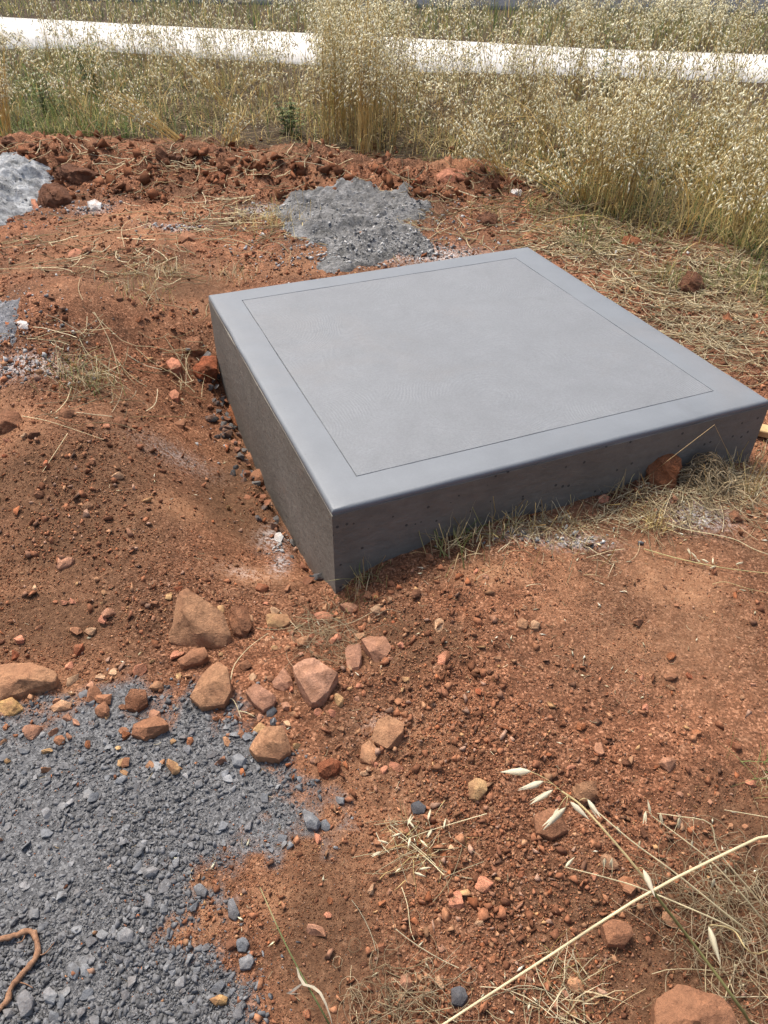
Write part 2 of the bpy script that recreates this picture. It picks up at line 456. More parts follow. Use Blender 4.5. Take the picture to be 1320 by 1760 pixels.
M = dict(soil=mat_soil(), crumb=mat_crumb(), stone=mat_stone(), grey=mat_stone('grey_stone', 0.16, (0.20, 0.14, 0.10), 0.35), clod=mat_stone('earth_clod', 0.6, (0.18, 0.075, 0.037), 0.9),
         plant=mat_plant(), border=mat_slab_top('border_concrete', False), panel=mat_slab_top('panel_concrete', True), side=mat_slab_side(),
         spill=mat_spill('spilled_concrete', (0.075, 0.073, 0.069), (0.31, 0.305, 0.295), 0.9), spill2=mat_spill('dry_spilled_concrete', (0.20, 0.205, 0.205), (0.55, 0.56, 0.56), 1.0),
         ash=mat_spill('cement_dust', (0.10, 0.10, 0.105), (0.27, 0.27, 0.28), 0.8),
         road=mat_plain('road_concrete', (0.40, 0.385, 0.35), (0.70, 0.685, 0.645), 0.8, bs=0), asphalt=mat_plain('asphalt', (0.075, 0.08, 0.092), (0.115, 0.12, 0.135), 6, bs=0),
         wood=mat_plain('timber', (0.42, 0.28, 0.13), (0.62, 0.46, 0.24), 20), root=mat_plain('root_bark', (0.15, 0.075, 0.042), (0.36, 0.20, 0.115), 70, 0.8, 0.6, 0.004))

# ------------------------------------------------------------------ ground
def axis(lo, hi, fn):
    out = [lo]
    while out[-1] < hi: out.append(out[-1] + fn(out[-1]))
    return np.array(out)
xp = axis(0, 300, lambda x: 0.0085 * max(1, x / 1.1) ** (1.15 if x < 6 else 2.0))
xs = np.concatenate([-xp[:0:-1], xp])
yp = axis(0.38, 400, lambda y: 0.0062 * max(1, y / 0.95) ** (1.05 if y < 8 else 1.9))
yn = 0.38 - np.cumsum(np.array([0.02, 0.04, 0.08, 0.15, 0.3, 0.6, 1.2, 3, 8, 20]))
ys = np.concatenate([yn[::-1], yp])
GX, GY = np.meshgrid(xs, ys)
GZ = height(GX, GY)
nx, ny = len(xs), len(ys)
idx = np.arange(nx * ny).reshape(ny, nx)
Q = np.stack([idx[:-1, :-1], idx[:-1, 1:], idx[1:, 1:], idx[1:, :-1]], -1).reshape(-1, 4)
whit = np.zeros_like(GX)
for c, rx, ry in WHITE:
    whit = np.maximum(whit, (0.28 if any(c is WHITE[_i][0] for _i in (5, 6, 7)) else 0.55 if any(c is WHITE[_i][0] for _i in (3, 4)) else 0.85) * np.exp(-(((GX - c[0]) / rx) ** 2 + ((GY - c[1]) / ry) ** 2)))
sa, sb = slab_ab(GX, GY)
dust = np.clip(1.6 * fbm(GX, GY, 2.2, 4, 81) + 0.15, 0, 1)
dust = np.maximum(dust * 0.5, np.exp(-(((GX - 0.75) / 0.35) ** 2 + ((GY - 1.5) / 0.28) ** 2)) * (0.55 + fbm(GX, GY, 6, 3, 82)))
for (u, v, rx, ry, zz) in [(850, 985, .12, .05, .08), (330, 1570, .07, .06, 0), (480, 1545, .06, .05, 0), (430, 975, .12, .06, -.03), (1190, 1010, .1, .05, .08), (680, 1260, .08, .06, 0), (540, 1700, .06, .05, 0), (300, 870, .12, .07, 0)]:
    c = flat(u, v, zz)
    dust = np.maximum(dust, np.exp(-(((GX - c[0]) / rx) ** 2 + ((GY - c[1]) / ry) ** 2)))
humus = np.zeros_like(GX)
for (u, v, rx, ry) in [(1130, 1640, .26, .17), (1290, 1480, .16, .2), (560, 1600, .11, .2), (100, 900, .38, .3), (230, 520, .4, .35), (420, 800, .16, .4), (60, 1080, .3, .12), (700, 1120, .16, .1)]:
    c = flat(u, v); humus = np.maximum(humus, np.exp(-(((GX - c[0]) / rx) ** 2 + ((GY - c[1]) / ry) ** 2) ** 1.5))
humus = np.clip(humus * 1.2 + 0.8 * fbm(GX, GY, 5, 3, 85) * humus, 0, 1)
ground = big_mesh('ground', np.stack([GX, GY, GZ], -1).reshape(-1, 3), Q, M['soil'], smooth=True,
                  attrs=dict(gravel=gravel_mask(GX, GY).ravel(), grass=grass_mask(GX, GY).ravel(), dust=np.clip(dust, 0, 1).ravel(), white=whit.ravel(), humus=humus.ravel()))
tag(ground, 'bare red soil running back into dry grass', 'ground', kind='structure')

def strip_road(name, near, far, z, thick, mat, label):
    n = 40
    t = np.linspace(0, 1, n)
    def res(l):
        s = np.concatenate([[0], np.cumsum(np.linalg.norm(np.diff(l, axis=0), axis=1))]); s /= s[-1]
        return np.stack([np.interp(t, s, l[:, 0]), np.interp(t, s, l[:, 1])], -1)
    a, b = res(near), res(far)
    V = []; F = []
    for i in range(n):
        V += [(a[i][0], a[i][1], z - thick), (a[i][0], a[i][1], z), (b[i][0], b[i][1], z), (b[i][0], b[i][1], z - thick)]
    for i in range(n - 1):
        for k in range(4):
            F.append((4 * i + k, 4 * i + (k + 1) % 4, 4 * i + 4 + (k + 1) % 4, 4 * i + 4 + k))
    o = big_mesh(name, V, np.array(F)[:, ::-1], mat)
    return tag(o, label, 'road', kind='structure')
strip_road('concrete_road', ROAD_NEAR, ROAD_FAR, 0.03, 0.25, M['road'], 'pale concrete road crossing behind the tall grass')
strip_road('asphalt_road', ASPH, ASPH + np.array([[-2.0, 40], [0, 40], [2, 40], [5, 40]]), 0.07, 0.2, M['asphalt'], 'grey asphalt road beyond the far grass verge')

# ------------------------------------------------------------------ concrete slab
def slab():
    root = empty('concrete_slab', (N0[0], N0[1], -0.25))
    root.rotation_euler = (0, 0, math.atan2(EX[1], EX[0]))
    tag(root, 'square grey concrete slab with smooth trowelled border set in red soil', 'slab')
    H = TOP + 0.25
    def ring(ins, z, n=36, wob=0.0, seed=0):
        r = []
        if not isinstance(ins, tuple): ins = (ins,) * 4
        lo = np.array([ins[0], ins[1]]); hi = np.array([S - ins[2], S - ins[3]])
        cs = [(lo[0], lo[1]), (hi[0], lo[1]), (hi[0], hi[1]), (lo[0], hi[1])]
        for k in range(4):
            p, q = np.array(cs[k]), np.array(cs[(k + 1) % 4])
            nrm = np.array([-(q - p)[1], (q - p)[0]]); nrm = nrm / np.linalg.norm(nrm)
            for i in range(n):
                w = p + (q - p) * i / n
                if wob and i: w = w + nrm * wob * float(vnoise(np.array(i * 0.35 + k * 9), np.array(seed + 0.5), seed))
                r.append((w[0], w[1], z))
        return r
    def sweep(name, rings, mat, cap=False, smooth=True):
        n = len(rings[0]); V = [p for r in rings for p in r]; F = []
        for j in range(len(rings) - 1):
            for i in range(n):
                F.append((j * n + i, j * n + (i + 1) % n, (j + 1) * n + (i + 1) % n, (j + 1) * n + i))
        me = bpy.data.meshes.new(name); 
        if cap: F.append(tuple(range((len(rings) - 1) * n, len(rings) * n)))
        me.from_pydata(V, [], F); me.materials.append(mat)
        me.polygons.foreach_set('use_smooth', [smooth] * len(me.polygons))
        o = bpy.data.objects.new(name, me); C.objects.link(o); o.parent = root
        try:
            o.data.set_sharp_from_angle(angle=math.radians(40))
        except Exception: pass
        return o
    rb = 0.012
    sweep('block', [ring(0, 0), ring(0, H * 0.5), ring(0, H - 0.021, wob=0.003, seed=2), ring(0.0035, H - 0.019, wob=0.003, seed=3), ring(0.03, H - 0.019)], M['side'])
    prof = [ring(0.0025, H - 0.0195, wob=0.003, seed=4)]
    for k in range(7):
        t = k / 6 * math.pi / 2
        prof.append(ring(0.0015 + rb * (1 - math.cos(t)), H - rb + rb * math.sin(t) - 0.0003 * (k < 6), wob=0.0035, seed=14))
    ins = (0.122, 0.125, 0.140, 0.115)
    i2 = tuple(v - 0.0012 for v in ins); i3 = tuple(v + 0.0002 for v in ins)
    prof += [ring(0.06, H + 0.0005), ring(i2, H, wob=0.0030, seed=7), ring(i3, H - 0.003, wob=0.001, seed=8)]
    sweep('border', prof, M['border'])
    i4 = tuple(v + 0.0008 for v in ins); i5 = tuple(v + 0.003 for v in ins); i6 = tuple(v + 0.02 for v in ins)
    sweep('centre_panel', [ring(i4, H - 0.0034, wob=0.001, seed=8), ring(i5, H - 0.0002, wob=0.003, seed=9), ring(i6, H + 0.0006)], M['panel'], cap=True)
slab()

# ------------------------------------------------------------------ concrete spills
def spill(name, poly, thick, mat, label, cat, lump=0.03, seed=1, step=0.011, grow=0.0):
    lo = poly.min(0) - 0.1; hi = poly.max(0) + 0.1
    lo[0] = max(lo[0], -4.6)
    gx = np.arange(lo[0], hi[0], step); gy = np.arange(lo[1], hi[1], step * 1.3)
    X, Y = np.meshgrid(gx, gy)
    sd = poly_sd(X, Y, poly) - grow + 0.09 * fbm(X, Y, 6, 4, seed)
    ins = 1 - sstep(-0.30, 0.03, sd)
    Z = height(X, Y) - 0.02 + (thick * ins * (1 + 1.0 * fbm(X, Y, 4, 3, seed + 3)) + 0.022 * sstep(0.02, 0.3, ins)) + ins ** 0.5 * (lump * 1.5 * fbm(X, Y, 7, 5, seed + 5, 0.62) + 0.30 * lumps(X, Y, 19, seed + 7, 0.35) + 0.45 * lumps(X, Y, 42, seed + 9, 0.5))
    keep = sd < 0.05
    id_ = np.arange(X.size).reshape(X.shape)
    q = np.stack([id_[:-1, :-1], id_[:-1, 1:], id_[1:, 1:], id_[1:, :-1]], -1).reshape(-1, 4)
    q = q[keep.ravel()[q].all(1)]
    used, inv = np.unique(q, return_inverse=True)
    V = np.stack([X, Y, Z], -1).reshape(-1, 3)[used]
    o = big_mesh(name, V, inv.reshape(-1, 4), mat, smooth=True)
    return tag(o, label, cat)
spill('concrete_spill', HEAP, 0.05, M['spill'], 'grey heap of spilled concrete dumped behind the slab', 'concrete heap', 0.03, 101, grow=0.08)
spill('concrete_spill', HEAP2, 0.12, M['spill2'], 'pale crumbly heap of dried concrete beside a dark earth clod', 'concrete heap', 0.035, 131, grow=0.04)
spill('cement_dust_patch', ASH, 0.02, M['ash'], 'thin dark grey patch of cement dust and grit on the soil', 'cement patch', 0.012, 151)

# ------------------------------------------------------------------ stones: shapes
def hull_variant(seed, n=9, asp=(1, .8, .6)):
    r = np.random.default_rng(seed)
    p = r.normal(size=(n, 3)); p /= np.linalg.norm(p, axis=1)[:, None]; p *= r.uniform(0.8, 1.1, (n, 1))
    p *= np.array(asp) * r.uniform(0.8, 1.2, 3) * 0.5
    bm = bmesh.new()
    for q in p: bm.verts.new(q)
    bmesh.ops.convex_hull(bm, input=bm.verts[:])
    for v in [v for v in bm.verts if not v.link_faces]: bm.verts.remove(v)
    bmesh.ops.triangulate(bm, faces=bm.faces[:])
    bm.verts.index_update()
    V = np.array([v.co[:] for v in bm.verts]); T = np.array([[v.index for v in f.verts] for f in bm.faces]); bm.free()
    return V, T
VAR_T = [hull_variant(200 + i, 5, (1, .85, .75)) for i in range(24)]
VAR_S = [hull_variant(300 + i, 6, (1, .85, .7)) for i in range(24)]
VAR_GS = [hull_variant(400 + i, 6, (1, .75, .5)) for i in range(24)]
VAR_R = [hull_variant(500 + i, 7, (1, .62 + .3 * (i % 5) / 4, .45 + .35 * (i % 7) / 6)) for i in range(40)]
VAR_G = [hull_variant(700 + i, 8, (1, .72, .42)) for i in range(24)]

def rand_rot(n, r, tilt=1.0):
    q = r.normal(size=(n, 4)); q[:, 1:3] *= tilt
    q /= np.linalg.norm(q, axis=1)[:, None]
    w, x, y, z = q.T
    return np.stack([1 - 2 * (y * y + z * z), 2 * (x * y - z * w), 2 * (x * z + y * w), 2 * (x * y + z * w), 1 - 2 * (x * x + z * z), 2 * (y * z - x * w),
                     2 * (x * z - y * w), 2 * (y * z + x * w), 1 - 2 * (x * x + y * y)], -1).reshape(-1, 3, 3)

def scatter(name, P, size, cols, variants, mat, tilt=1.0, seed=5):
    r = np.random.default_rng(seed)
    n = len(P); which = r.integers(0, len(variants), n); R = rand_rot(n, r, tilt)
    VV = []; TT = []; CC = []; off = 0
    for k, (V, T) in enumerate(variants):
        s = np.where(which == k)[0]
        if not len(s): continue
        v = np.einsum('nij,vj->nvi', R[s], V) * size[s][:, None, None] + P[s][:, None, :]
        nv = len(V)
        VV.append(v.reshape(-1, 3)); CC.append(np.repeat(cols[s], nv, 0))
        TT.append((T[None] + (np.arange(len(s)) * nv)[:, None, None] + off).reshape(-1, 3)); off += nv * len(s)
    return big_mesh(name, np.concatenate(VV), np.concatenate(TT), mat, np.concatenate(CC))

def in_slab(x, y, pad=0.0):
    a, b = slab_ab(x, y)
    return (a > -pad) & (a < S + pad) & (b > -pad) & (b < S + pad)

def sample_px(n, r, u=(-120, 1440), v=(250, 1900)):
    """ground points, evenly spread over the picture"""
    U = r.uniform(*u, n); V = r.uniform(*v, n)
    return gp(U, V)

# ------------------------------------------------------------------ stuff: red crumbs, grey chips, cement crumbs
pal = np.array([(0.235, 0.098, 0.052), (0.19, 0.082, 0.046), (0.31, 0.15, 0.082), (0.13, 0.058, 0.036), (0.38, 0.22, 0.125), (0.33, 0.225, 0.17), (0.46, 0.29, 0.14), (0.19, 0.11, 0.075), (0.30, 0.10, 0.042)])
pal = pal * np.array([1.0, 1.0, 0.97])
palp = [.24, .18, .15, .12, .08, .06, .03, .08, .06]
def zone2(P, u, v, rx, ry, z=0.0):
    c = flat(u, v, z); return np.exp(-(((P[:, 0] - c[0]) / rx) ** 2 + ((P[:, 1] - c[1]) / ry) ** 2))
r = np.random.default_rng(21)
P = np.concatenate([sample_px(185000, r), sample_px(2600, r, (-60, 1000), (240, 345))])
berm = np.arange(len(P)) >= 185000
g = gravel_mask(P[:, 0], P[:, 1]); gm = grass_mask(P[:, 0], P[:, 1]); ro = rough_mask(P[:, 0], P[:, 1])
patch = np.clip(0.60 + 1.7 * fbm(P[:, 0], P[:, 1], 3.2, 3, 91), 0.08, 1)
def zone(u, v, rx, ry, z=0.0):
    c = flat(u, v, z); return np.exp(-(((P[:, 0] - c[0]) / rx) ** 2 + ((P[:, 1] - c[1]) / ry) ** 2))
patch = patch * (1 - 0.55 * zone(1080, 1010, .42, .28, .07)) * (1 - 0.8 * zone(560, 1560, .10, .22)) * (1 - 0.7 * zone(330, 850, .22, .4, -.05)) * (1 - 0.6 * zone(620, 1240, .14, .14))
patch = np.clip(patch + 0.5 * zone(760, 1250, .22, .3) + 0.45 * zone(820, 1530, .18, .22) + 0.35 * zone(120, 950, .4, .3), 0, 1)
keep = (r.random(len(P)) < (1 - 0.94 * g) * (1 - 0.85 * gm) * np.where(berm, 0.8, patch * (0.35 + 0.65 * ro))) & ~in_slab(P[:, 0], P[:, 1], 0.004)
P = P[keep]; n = len(P); berm = berm[keep]
dist = np.linalg.norm(P - CAM, axis=1)
size = np.minimum(0.0044 * (r.pareto(2.5, n) + 1), 0.030) * np.clip(dist / 2.0, 0.9, 2.4)
size = np.minimum(size * (1 + 0.35 * zone2(P, 780, 1280, .25, .35) + 0.35 * zone2(P, 840, 1530, .2, .25) + 0.25 * zone2(P, 120, 950, .4, .3)), 0.045)
size[berm] = np.minimum(0.016 * (r.pareto(1.5, berm.sum()) + 1), 0.12)
cols = (pal[r.choice(len(pal), n, p=palp)] * 0.6 + np.array([(0.235, 0.102, 0.053)]) * 0.4) * r.uniform(0.55, 1.4, (n, 1))
cols[berm] = np.array([(0.175, 0.070, 0.034)]) * r.uniform(0.6, 1.25, (berm.sum(), 1))
P[:, 2] += size * 0.14
sm = size < 0.0075
G0 = scatter('soil_crumbs', P[~sm], size[~sm], cols[~sm], VAR_R, M['crumb'], 1.0, 3)
tag(G0, 'loose red soil crumbs and small pebbles strewn over the ground', 'soil crumbs', kind='stuff')
G0 = scatter('soil_grit', P[sm], size[sm], cols[sm], VAR_S, M['crumb'], 1.0, 8)
tag(G0, 'fine reddish grit covering the bare soil', 'soil grit', kind='stuff')

r = np.random.default_rng(25)
P = sample_px(95000, r, (-60, 1380), (600, 1800))
g = gravel_mask(P[:, 0], P[:, 1])
keep = (r.random(len(P)) < (1 - 0.95 * g) * np.clip(0.6 + 2.0 * fbm(P[:, 0], P[:, 1], 4.5, 3, 98), 0.1, 1)) & ~in_slab(P[:, 0], P[:, 1], 0.004)
P = P[keep]; n = len(P)
size = r.uniform(0.0032, 0.0068, n) * np.clip(np.linalg.norm(P - CAM, axis=1) / 2.0, 0.85, 1.8)
cols = (pal[r.choice(len(pal), n, p=palp)] * 0.7 + np.array([(0.245, 0.108, 0.058)]) * 0.3) * r.uniform(0.55, 1.5, (n, 1))
cols = cols * np.clip(1 - 0.45 * (zone2(P, 1130, 1640, .26, .17) + zone2(P, 1290, 1480, .16, .2) + zone2(P, 560, 1600, .11, .2) + zone2(P, 100, 900, .38, .3)), 0.5, 1)[:, None]
P[:, 2] += size * 0.2
G0 = scatter('soil_granules', P, size, cols, VAR_T, M['crumb'], 1.0, 12)
tag(G0, 'tiny reddish brown granules dusted over the bare soil', 'soil granules', kind='stuff')

r = np.random.default_rng(22)
P = sample_px(80000, r, (-150, 720), (1130, 1950))
g = gravel_mask(P[:, 0], P[:, 1])
sdv = poly_sd(P[:, 0], P[:, 1], GRAVEL)
keep = r.random(len(P)) < np.where(g > 0.5, 0.92, 0.6 * g + 0.06 * np.exp(-np.maximum(sdv, 0) / 0.06))
P = P[keep]; n = len(P)
pt = np.clip(1 + 1.6 * fbm(P[:, 0], P[:, 1], 4, 3, 93), 0.6, 1.6)
size = np.minimum(0.0038 * (r.pareto(2.3, n) + 1) * pt, 0.024)
v = r.uniform(0.65, 1.35, (n, 1)); cols = np.array([(0.126, 0.126, 0.128)]) * v
P[:, 2] += size * 0.08
sm = size < 0.009
G0 = scatter('crushed_gravel', P[~sm], size[~sm], cols[~sm], VAR_G, M['crumb'], 0.45, 4)
tag(G0, 'fine grey crushed gravel spread over the red soil', 'gravel', kind='stuff')
G0 = scatter('gravel_grit', P[sm], size[sm], cols[sm], VAR_GS, M['crumb'], 0.6, 9)
tag(G0, 'grey stone grit filling the crushed gravel', 'grit', kind='stuff')

r = np.random.default_rng(23)
CP = []
for c, rx, ry, k in ([(c, rx * 1.3, ry * 1.4, 150) for c, rx, ry in WHITE[8:]] + [(flat(600, 385, .1)[:2], .75, .55, 700), (flat(590, 440, .08)[:2], .45, .2, 420), (flat(690, 425, .08)[:2], .4, .22, 520), (flat(700, 370, .08)[:2], .3, .3, 250), (flat(10, 325, .12)[:2], .6, .5, 500), (flat(40, 640, 0)[:2], .28, .25, 220), (flat(395, 690, -.1)[:2], .10, .5, 60),
                      (flat(940, 920, .09)[:2], .22, .04, 60), (flat(475, 925, -.07)[:2], .05, .1, 25), (flat(1060, 440, .05)[:2], .35, .12, 60)]):
    q = r.normal(size=(k, 2)) * np.array([rx, ry]) * 0.6 + c
    CP.append(q)
CP = np.concatenate(CP); CP = CP[~in_slab(CP[:, 0], CP[:, 1], 0.01)]
# most of the crumbs lie on the spills themselves: rest them on whichever surface is higher there
dg = bpy.context.evaluated_depsgraph_get()
def drop(xy):
    out = np.zeros((len(xy), 3))
    for i, (x, y) in enumerate(xy):
        hit, loc, nrm, ix, ob, mw = scene.ray_cast(dg, Vector((x, y, 1.2)), Vector((0, 0, -1)))
        out[i] = (x, y, loc.z if hit else height(np.array([x]), np.array([y]))[0])
    return out
P = drop(CP); n = len(P)
size = np.minimum(0.010 * (r.pareto(2.3, n) + 1), 0.034)
P[:, 2] += size * 0.15
cols = np.array([(0.30, 0.295, 0.285)]) * r.uniform(0.4, 1.5, (n, 1))
scatter('cement_crumbs', P, size, cols, VAR_R, M['crumb'], 1.0, 6)
tag(bpy.data.objects['cement_crumbs'], 'pale crumbs of spilled cement scattered around the heaps', 'cement crumbs', kind='stuff')

# ------------------------------------------------------------------ stones: single rocks
def rough_hull(name, pts, mat, seed, rough=0.02, cuts=2, bev=0.012, chips=3):
    pts = np.asarray(pts); ctr = pts.mean(0); ext = np.ptp(pts, axis=0).max()
    bm = bmesh.new()
    for p in pts: bm.verts.new(p)
    bmesh.ops.convex_hull(bm, input=bm.verts[:])
    for v in [v for v in bm.verts if not v.link_faces]: bm.verts.remove(v)
    rr = np.random.default_rng(seed + 4)
    for _ in range(chips):
        d = rr.normal(size=3); d[2] = abs(d[2]) * 0.8; d /= np.linalg.norm(d)
        pr = np.array([v.co[:] for v in bm.verts]) @ d
        cut = pr.max() - np.ptp(pr) * rr.uniform(0.03, 0.12)
        res = bmesh.ops.bisect_plane(bm, geom=bm.verts[:] + bm.edges[:] + bm.faces[:], plane_co=d * cut, plane_no=d, clear_outer=True)
        ed = [e for e in res['geom_cut'] if isinstance(e, bmesh.types.BMEdge)]
        if ed: bmesh.ops.contextual_create(bm, geom=ed)
    bmesh.ops.dissolve_limit(bm, angle_limit=math.radians(9), verts=bm.verts[:], edges=bm.edges[:])
    bmesh.ops.bevel(bm, geom=bm.edges[:], offset=ext * bev, segments=1, affect='EDGES', profile=0.6, clamp_overlap=True)
    bmesh.ops.triangulate(bm, faces=bm.faces[:])
    for _ in range(cuts):
        bmesh.ops.subdivide_edges(bm, edges=[e for e in bm.edges if e.calc_length() > max(ext * 0.07, 0.0075)], cuts=1, use_grid_fill=True)
        bmesh.ops.triangulate(bm, faces=bm.faces[:])
    bm.normal_update()
    k = 3.2 / ext
    co = np.array([v.co[:] for v in bm.verts]); nr = np.array([v.normal[:] for v in bm.verts])
    A, B = co[:, 0] * k + co[:, 2] * k * 1.3 + seed, co[:, 1] * k - co[:, 2] * k * 0.9
    f = fbm(A, B, 1.1, 4, seed, 0.55)
    d = (1.3 * f + 0.9 * np.round(fbm(A * 1.0, B, 0.9, 3, seed + 9) * 5) / 5 - 0.8 * np.abs(fbm(A, B, 2.3, 3, seed + 5))) * rough * ext
    co = co + nr * d[:, None]
    for v, c in zip(bm.verts, co): v.co = c
    me = bpy.data.meshes.new(name); bm.to_mesh(me); bm.free()
    me.polygons.foreach_set('use_smooth', [True] * len(me.polygons))
    try: me.set_sharp_from_angle(angle=math.radians(24))
    except Exception: pass
    me.materials.append(mat)
    return me

COL = dict(tan=(0.34, 0.185, 0.105), pink=(0.36, 0.19, 0.125), brown=(0.25, 0.12, 0.068), dark=(0.135, 0.062, 0.036), red=(0.30, 0.095, 0.045), ochre=(0.52, 0.33, 0.14), pale=(0.47, 0.30, 0.185),
           salmon=(0.46, 0.20, 0.125), grey=(0.155, 0.165, 0.185), lgrey=(0.22, 0.23, 0.25), dgrey=(0.07, 0.075, 0.088), white=(0.55, 0.53, 0.50), yellow=(0.58, 0.36, 0.12), rust=(0.27, 0.105, 0.048))
for _k in COL:
    if 'grey' not in _k and _k != 'white': COL[_k] = tuple(np.array(COL[_k]) * np.array([0.95, 0.93, 0.88]))
    elif 'grey' in _k: COL[_k] = tuple(np.array(COL[_k]) * np.array([0.84, 0.82, 0.77]))
COL['ochre'] = (0.40, 0.25, 0.12); COL['yellow'] = (0.44, 0.27, 0.11)
STONE_XY = []; LAND = []
CUTS = [' leaning', ' half buried', ' bedded', ' directly', ' with ', ' next', ' between', ' at ', ' beside', ' lying', ' on ', ' in ', ' near ', ' above', ' below', ' touching', ' under', ' sitting', ' standing', ' by ', ',', ' overhanging', ' behind', ' alone', ' among', ' paired', ' before', ' against']
def short(label):
    return label[:min([label.find(c) for c in CUTS if label.find(c) > 0] or [len(label)])]
ADJ = dict(tan='tan', pink='pinkish brown', brown='brown', dark='dark brown', red='red', ochre='ochre', pale='pale tan', salmon='orange pink', grey='dark grey', lgrey='light grey', rust='rust coloured', white='whitish')
def whereabouts(x, y):
    a, b = slab_ab(x, y)
    if -0.4 < a < 0 and -0.05 < b < 1.7: return 'in the trench along the slab side'
    if a >= 0 and -0.55 < b < 0: return 'on the mound before the slab face'
    if y > 5.4: return 'on the ridge ' + ('beside the pale crumbly heap' if x < -2.3 else 'before the leaning oat sheaves' if x < -1.2 else 'behind the grey concrete heap' if x < 0.35 else 'by the pale orange rock')
    if y > 3.0: return 'on trampled soil behind the trench bank'
    if a < -0.4 and b > -0.45: return 'on the crumbly bank beyond the trench'
    if x > 0.12 and y < 0.95: return 'on dark soil under the oat stalks'
    if x > 0.12: return 'on the gravelly red slope below the mound'
    if float(gravel_mask(np.array([x]), np.array([y]))[0]) > 0.5: return 'lying in the open middle of the crushed gravel'
    if y < 1.0: return 'on brown soil beside the grey gravel'
    return 'on the stony strip between gravel and slab'
def stone_label(x, y, size, cname, noun):
    sz = 'tiny' if size < 0.023 else 'small' if size < 0.032 else 'chunky'
    near = sorted((math.hypot(x - l[0], y - l[1]), l[2]) for l in LAND)
    rel = ('close by the ' + near[0][1]) if near and near[0][0] < 0.16 else whereabouts(x, y)
    return f'{sz} {ADJ[cname]} {noun} {rel}'

def place(name, me, loc, col, label, cat, group=None, rot=None, scale=None):
    o = bpy.data.objects.new(name, me); o.location = loc
    if rot is not None: o.rotation_euler = rot
    if scale is not None: o.scale = scale
    o.color = (*col, 1)
    C.objects.link(o); tag(o, label, cat, group)
    return o

def traced_rock(outline, col, label, thick=0.6, tilt=0.35, bulge=0.22, mat='stone', name='rock', seed=None, ridge=None, rough=0.022, cat='rock', chips=4, raise_by=0.0):
    """a rock from its traced outline: the outline lies on a plane through the rock's middle, tilted as its visible face is"""
    o = np.array(outline, float); c = o.mean(0)
    w = (np.ptp(o[:, 0])) * pxm(*c)
    base = g1(c[0], o[:, 1].max() - 0.25 * np.ptp(o[:, 1]))
    ctr = np.array([base[0], base[1], base[2] + w * thick * 0.28])
    d = rays(c[0], c[1]); ctr = CAM + d * (np.linalg.norm(ctr[:2] - CAM[:2]) / np.linalg.norm(d[:2]))
    n = np.array([0, -tilt, 1.0]); n /= np.linalg.norm(n)
    D = rays(o[:, 0], o[:, 1]); t = ((ctr - CAM) @ n) / (D @ n)
    top = CAM + D * t[:, None]
    low = ctr + (top - ctr) * 0.93 - np.array([0, 0, 1.0]) * w * thick
    pts = [*top, *low]
    for (ru, rv) in (ridge or [tuple(c)]):
        d = rays(ru, rv); tt = ((ctr + n * w * bulge - CAM) @ n) / (d @ n); pts.append(CAM + d * tt)
    pts = np.array(pts)
    zb = height(ctr[:1], ctr[1:2])[0]
    org = np.array([ctr[0], ctr[1], zb])
    seed = seed or int(abs(c[0] * 7 + c[1]))
    me = rough_hull(name, pts - org, M[mat], seed, rough, 4, 0.009, chips)
    # keep it resting in the soil
    zmin = min(v.co.z for v in me.vertices)
    lift = 0.0
    if zmin > -0.008: lift = -zmin - 0.01
    ob = place(name, me, (org[0], org[1], org[2] + lift + raise_by), COL[col] if isinstance(col, str) else col, label, cat)
    STONE_XY.append((org[0], org[1], w * 0.5)); LAND.append((org[0], org[1], short(label)))
    return ob

traced_rock([(320, 1008), (345, 1025), (368, 1040), (384, 1052), (386, 1085), (398, 1092), (385, 1110), (330, 1115), (291, 1103), (289, 1090), (299, 1050), (308, 1018)], 'tan',
            'large triangular pale brown rock leaning beside the grey gravel', 0.5, 0.9, 0.12, ridge=[(352, 1086), (322, 1050)], chips=0)
traced_rock([(-40, 1150), (0, 1152), (45, 1138), (85, 1137), (98, 1158), (95, 1172), (30, 1192), (0, 1202), (-40, 1200)], 'tan', 'long flat tan rock half buried above the grey gravel edge', 0.4, 0.3, 0.1)
traced_rock([(350, 1140), (372, 1132), (396, 1150), (399, 1185), (385, 1210), (345, 1216), (323, 1195), (328, 1175)], 'tan', 'rounded brown rock bedded in gravel below the large triangular rock', 0.5, 0.4, 0.16)
traced_rock([(303, 1128), (322, 1116), (352, 1112), (358, 1126), (345, 1138), (310, 1146)], 'brown', 'small cracked brown rock directly under the large triangular rock', 0.5, 0.3, 0.14)
traced_rock([(503, 1145), (515, 1133), (545, 1130), (580, 1146), (582, 1155), (558, 1180), (556, 1205), (535, 1208), (522, 1200), (512, 1175)], (0.40, 0.215, 0.135), 'angular pinkish brown rock with white streaks between small red stones', 0.6, 0.45, 0.12, ridge=[(560, 1152), (530, 1160)])
traced_rock([(490, 1142), (500, 1158), (505, 1178), (487, 1188), (470, 1182), (467, 1168)], 'pink', 'small pointed brown rock next to the white streaked rock', 0.7, 0.5, 0.2)
traced_rock([(592, 1110), (619, 1106), (622, 1135), (618, 1150), (597, 1152), (593, 1130)], 'pink', 'upright squarish brown rock between streaked rock and flat rock', 0.7, 0.5, 0.1)
traced_rock([(620, 1098), (635, 1092), (668, 1094), (675, 1110), (665, 1128), (645, 1136), (632, 1118)], 'pink', 'flat wedge shaped brown rock at the end of the rock row', 0.5, 0.3, 0.1)
traced_rock([(420, 1185), (440, 1173), (475, 1195), (470, 1210), (455, 1224), (435, 1208)], 'pink', 'brown flat sided rock at the gravel edge beside dark grey stones', 0.45, 0.5, 0.1)
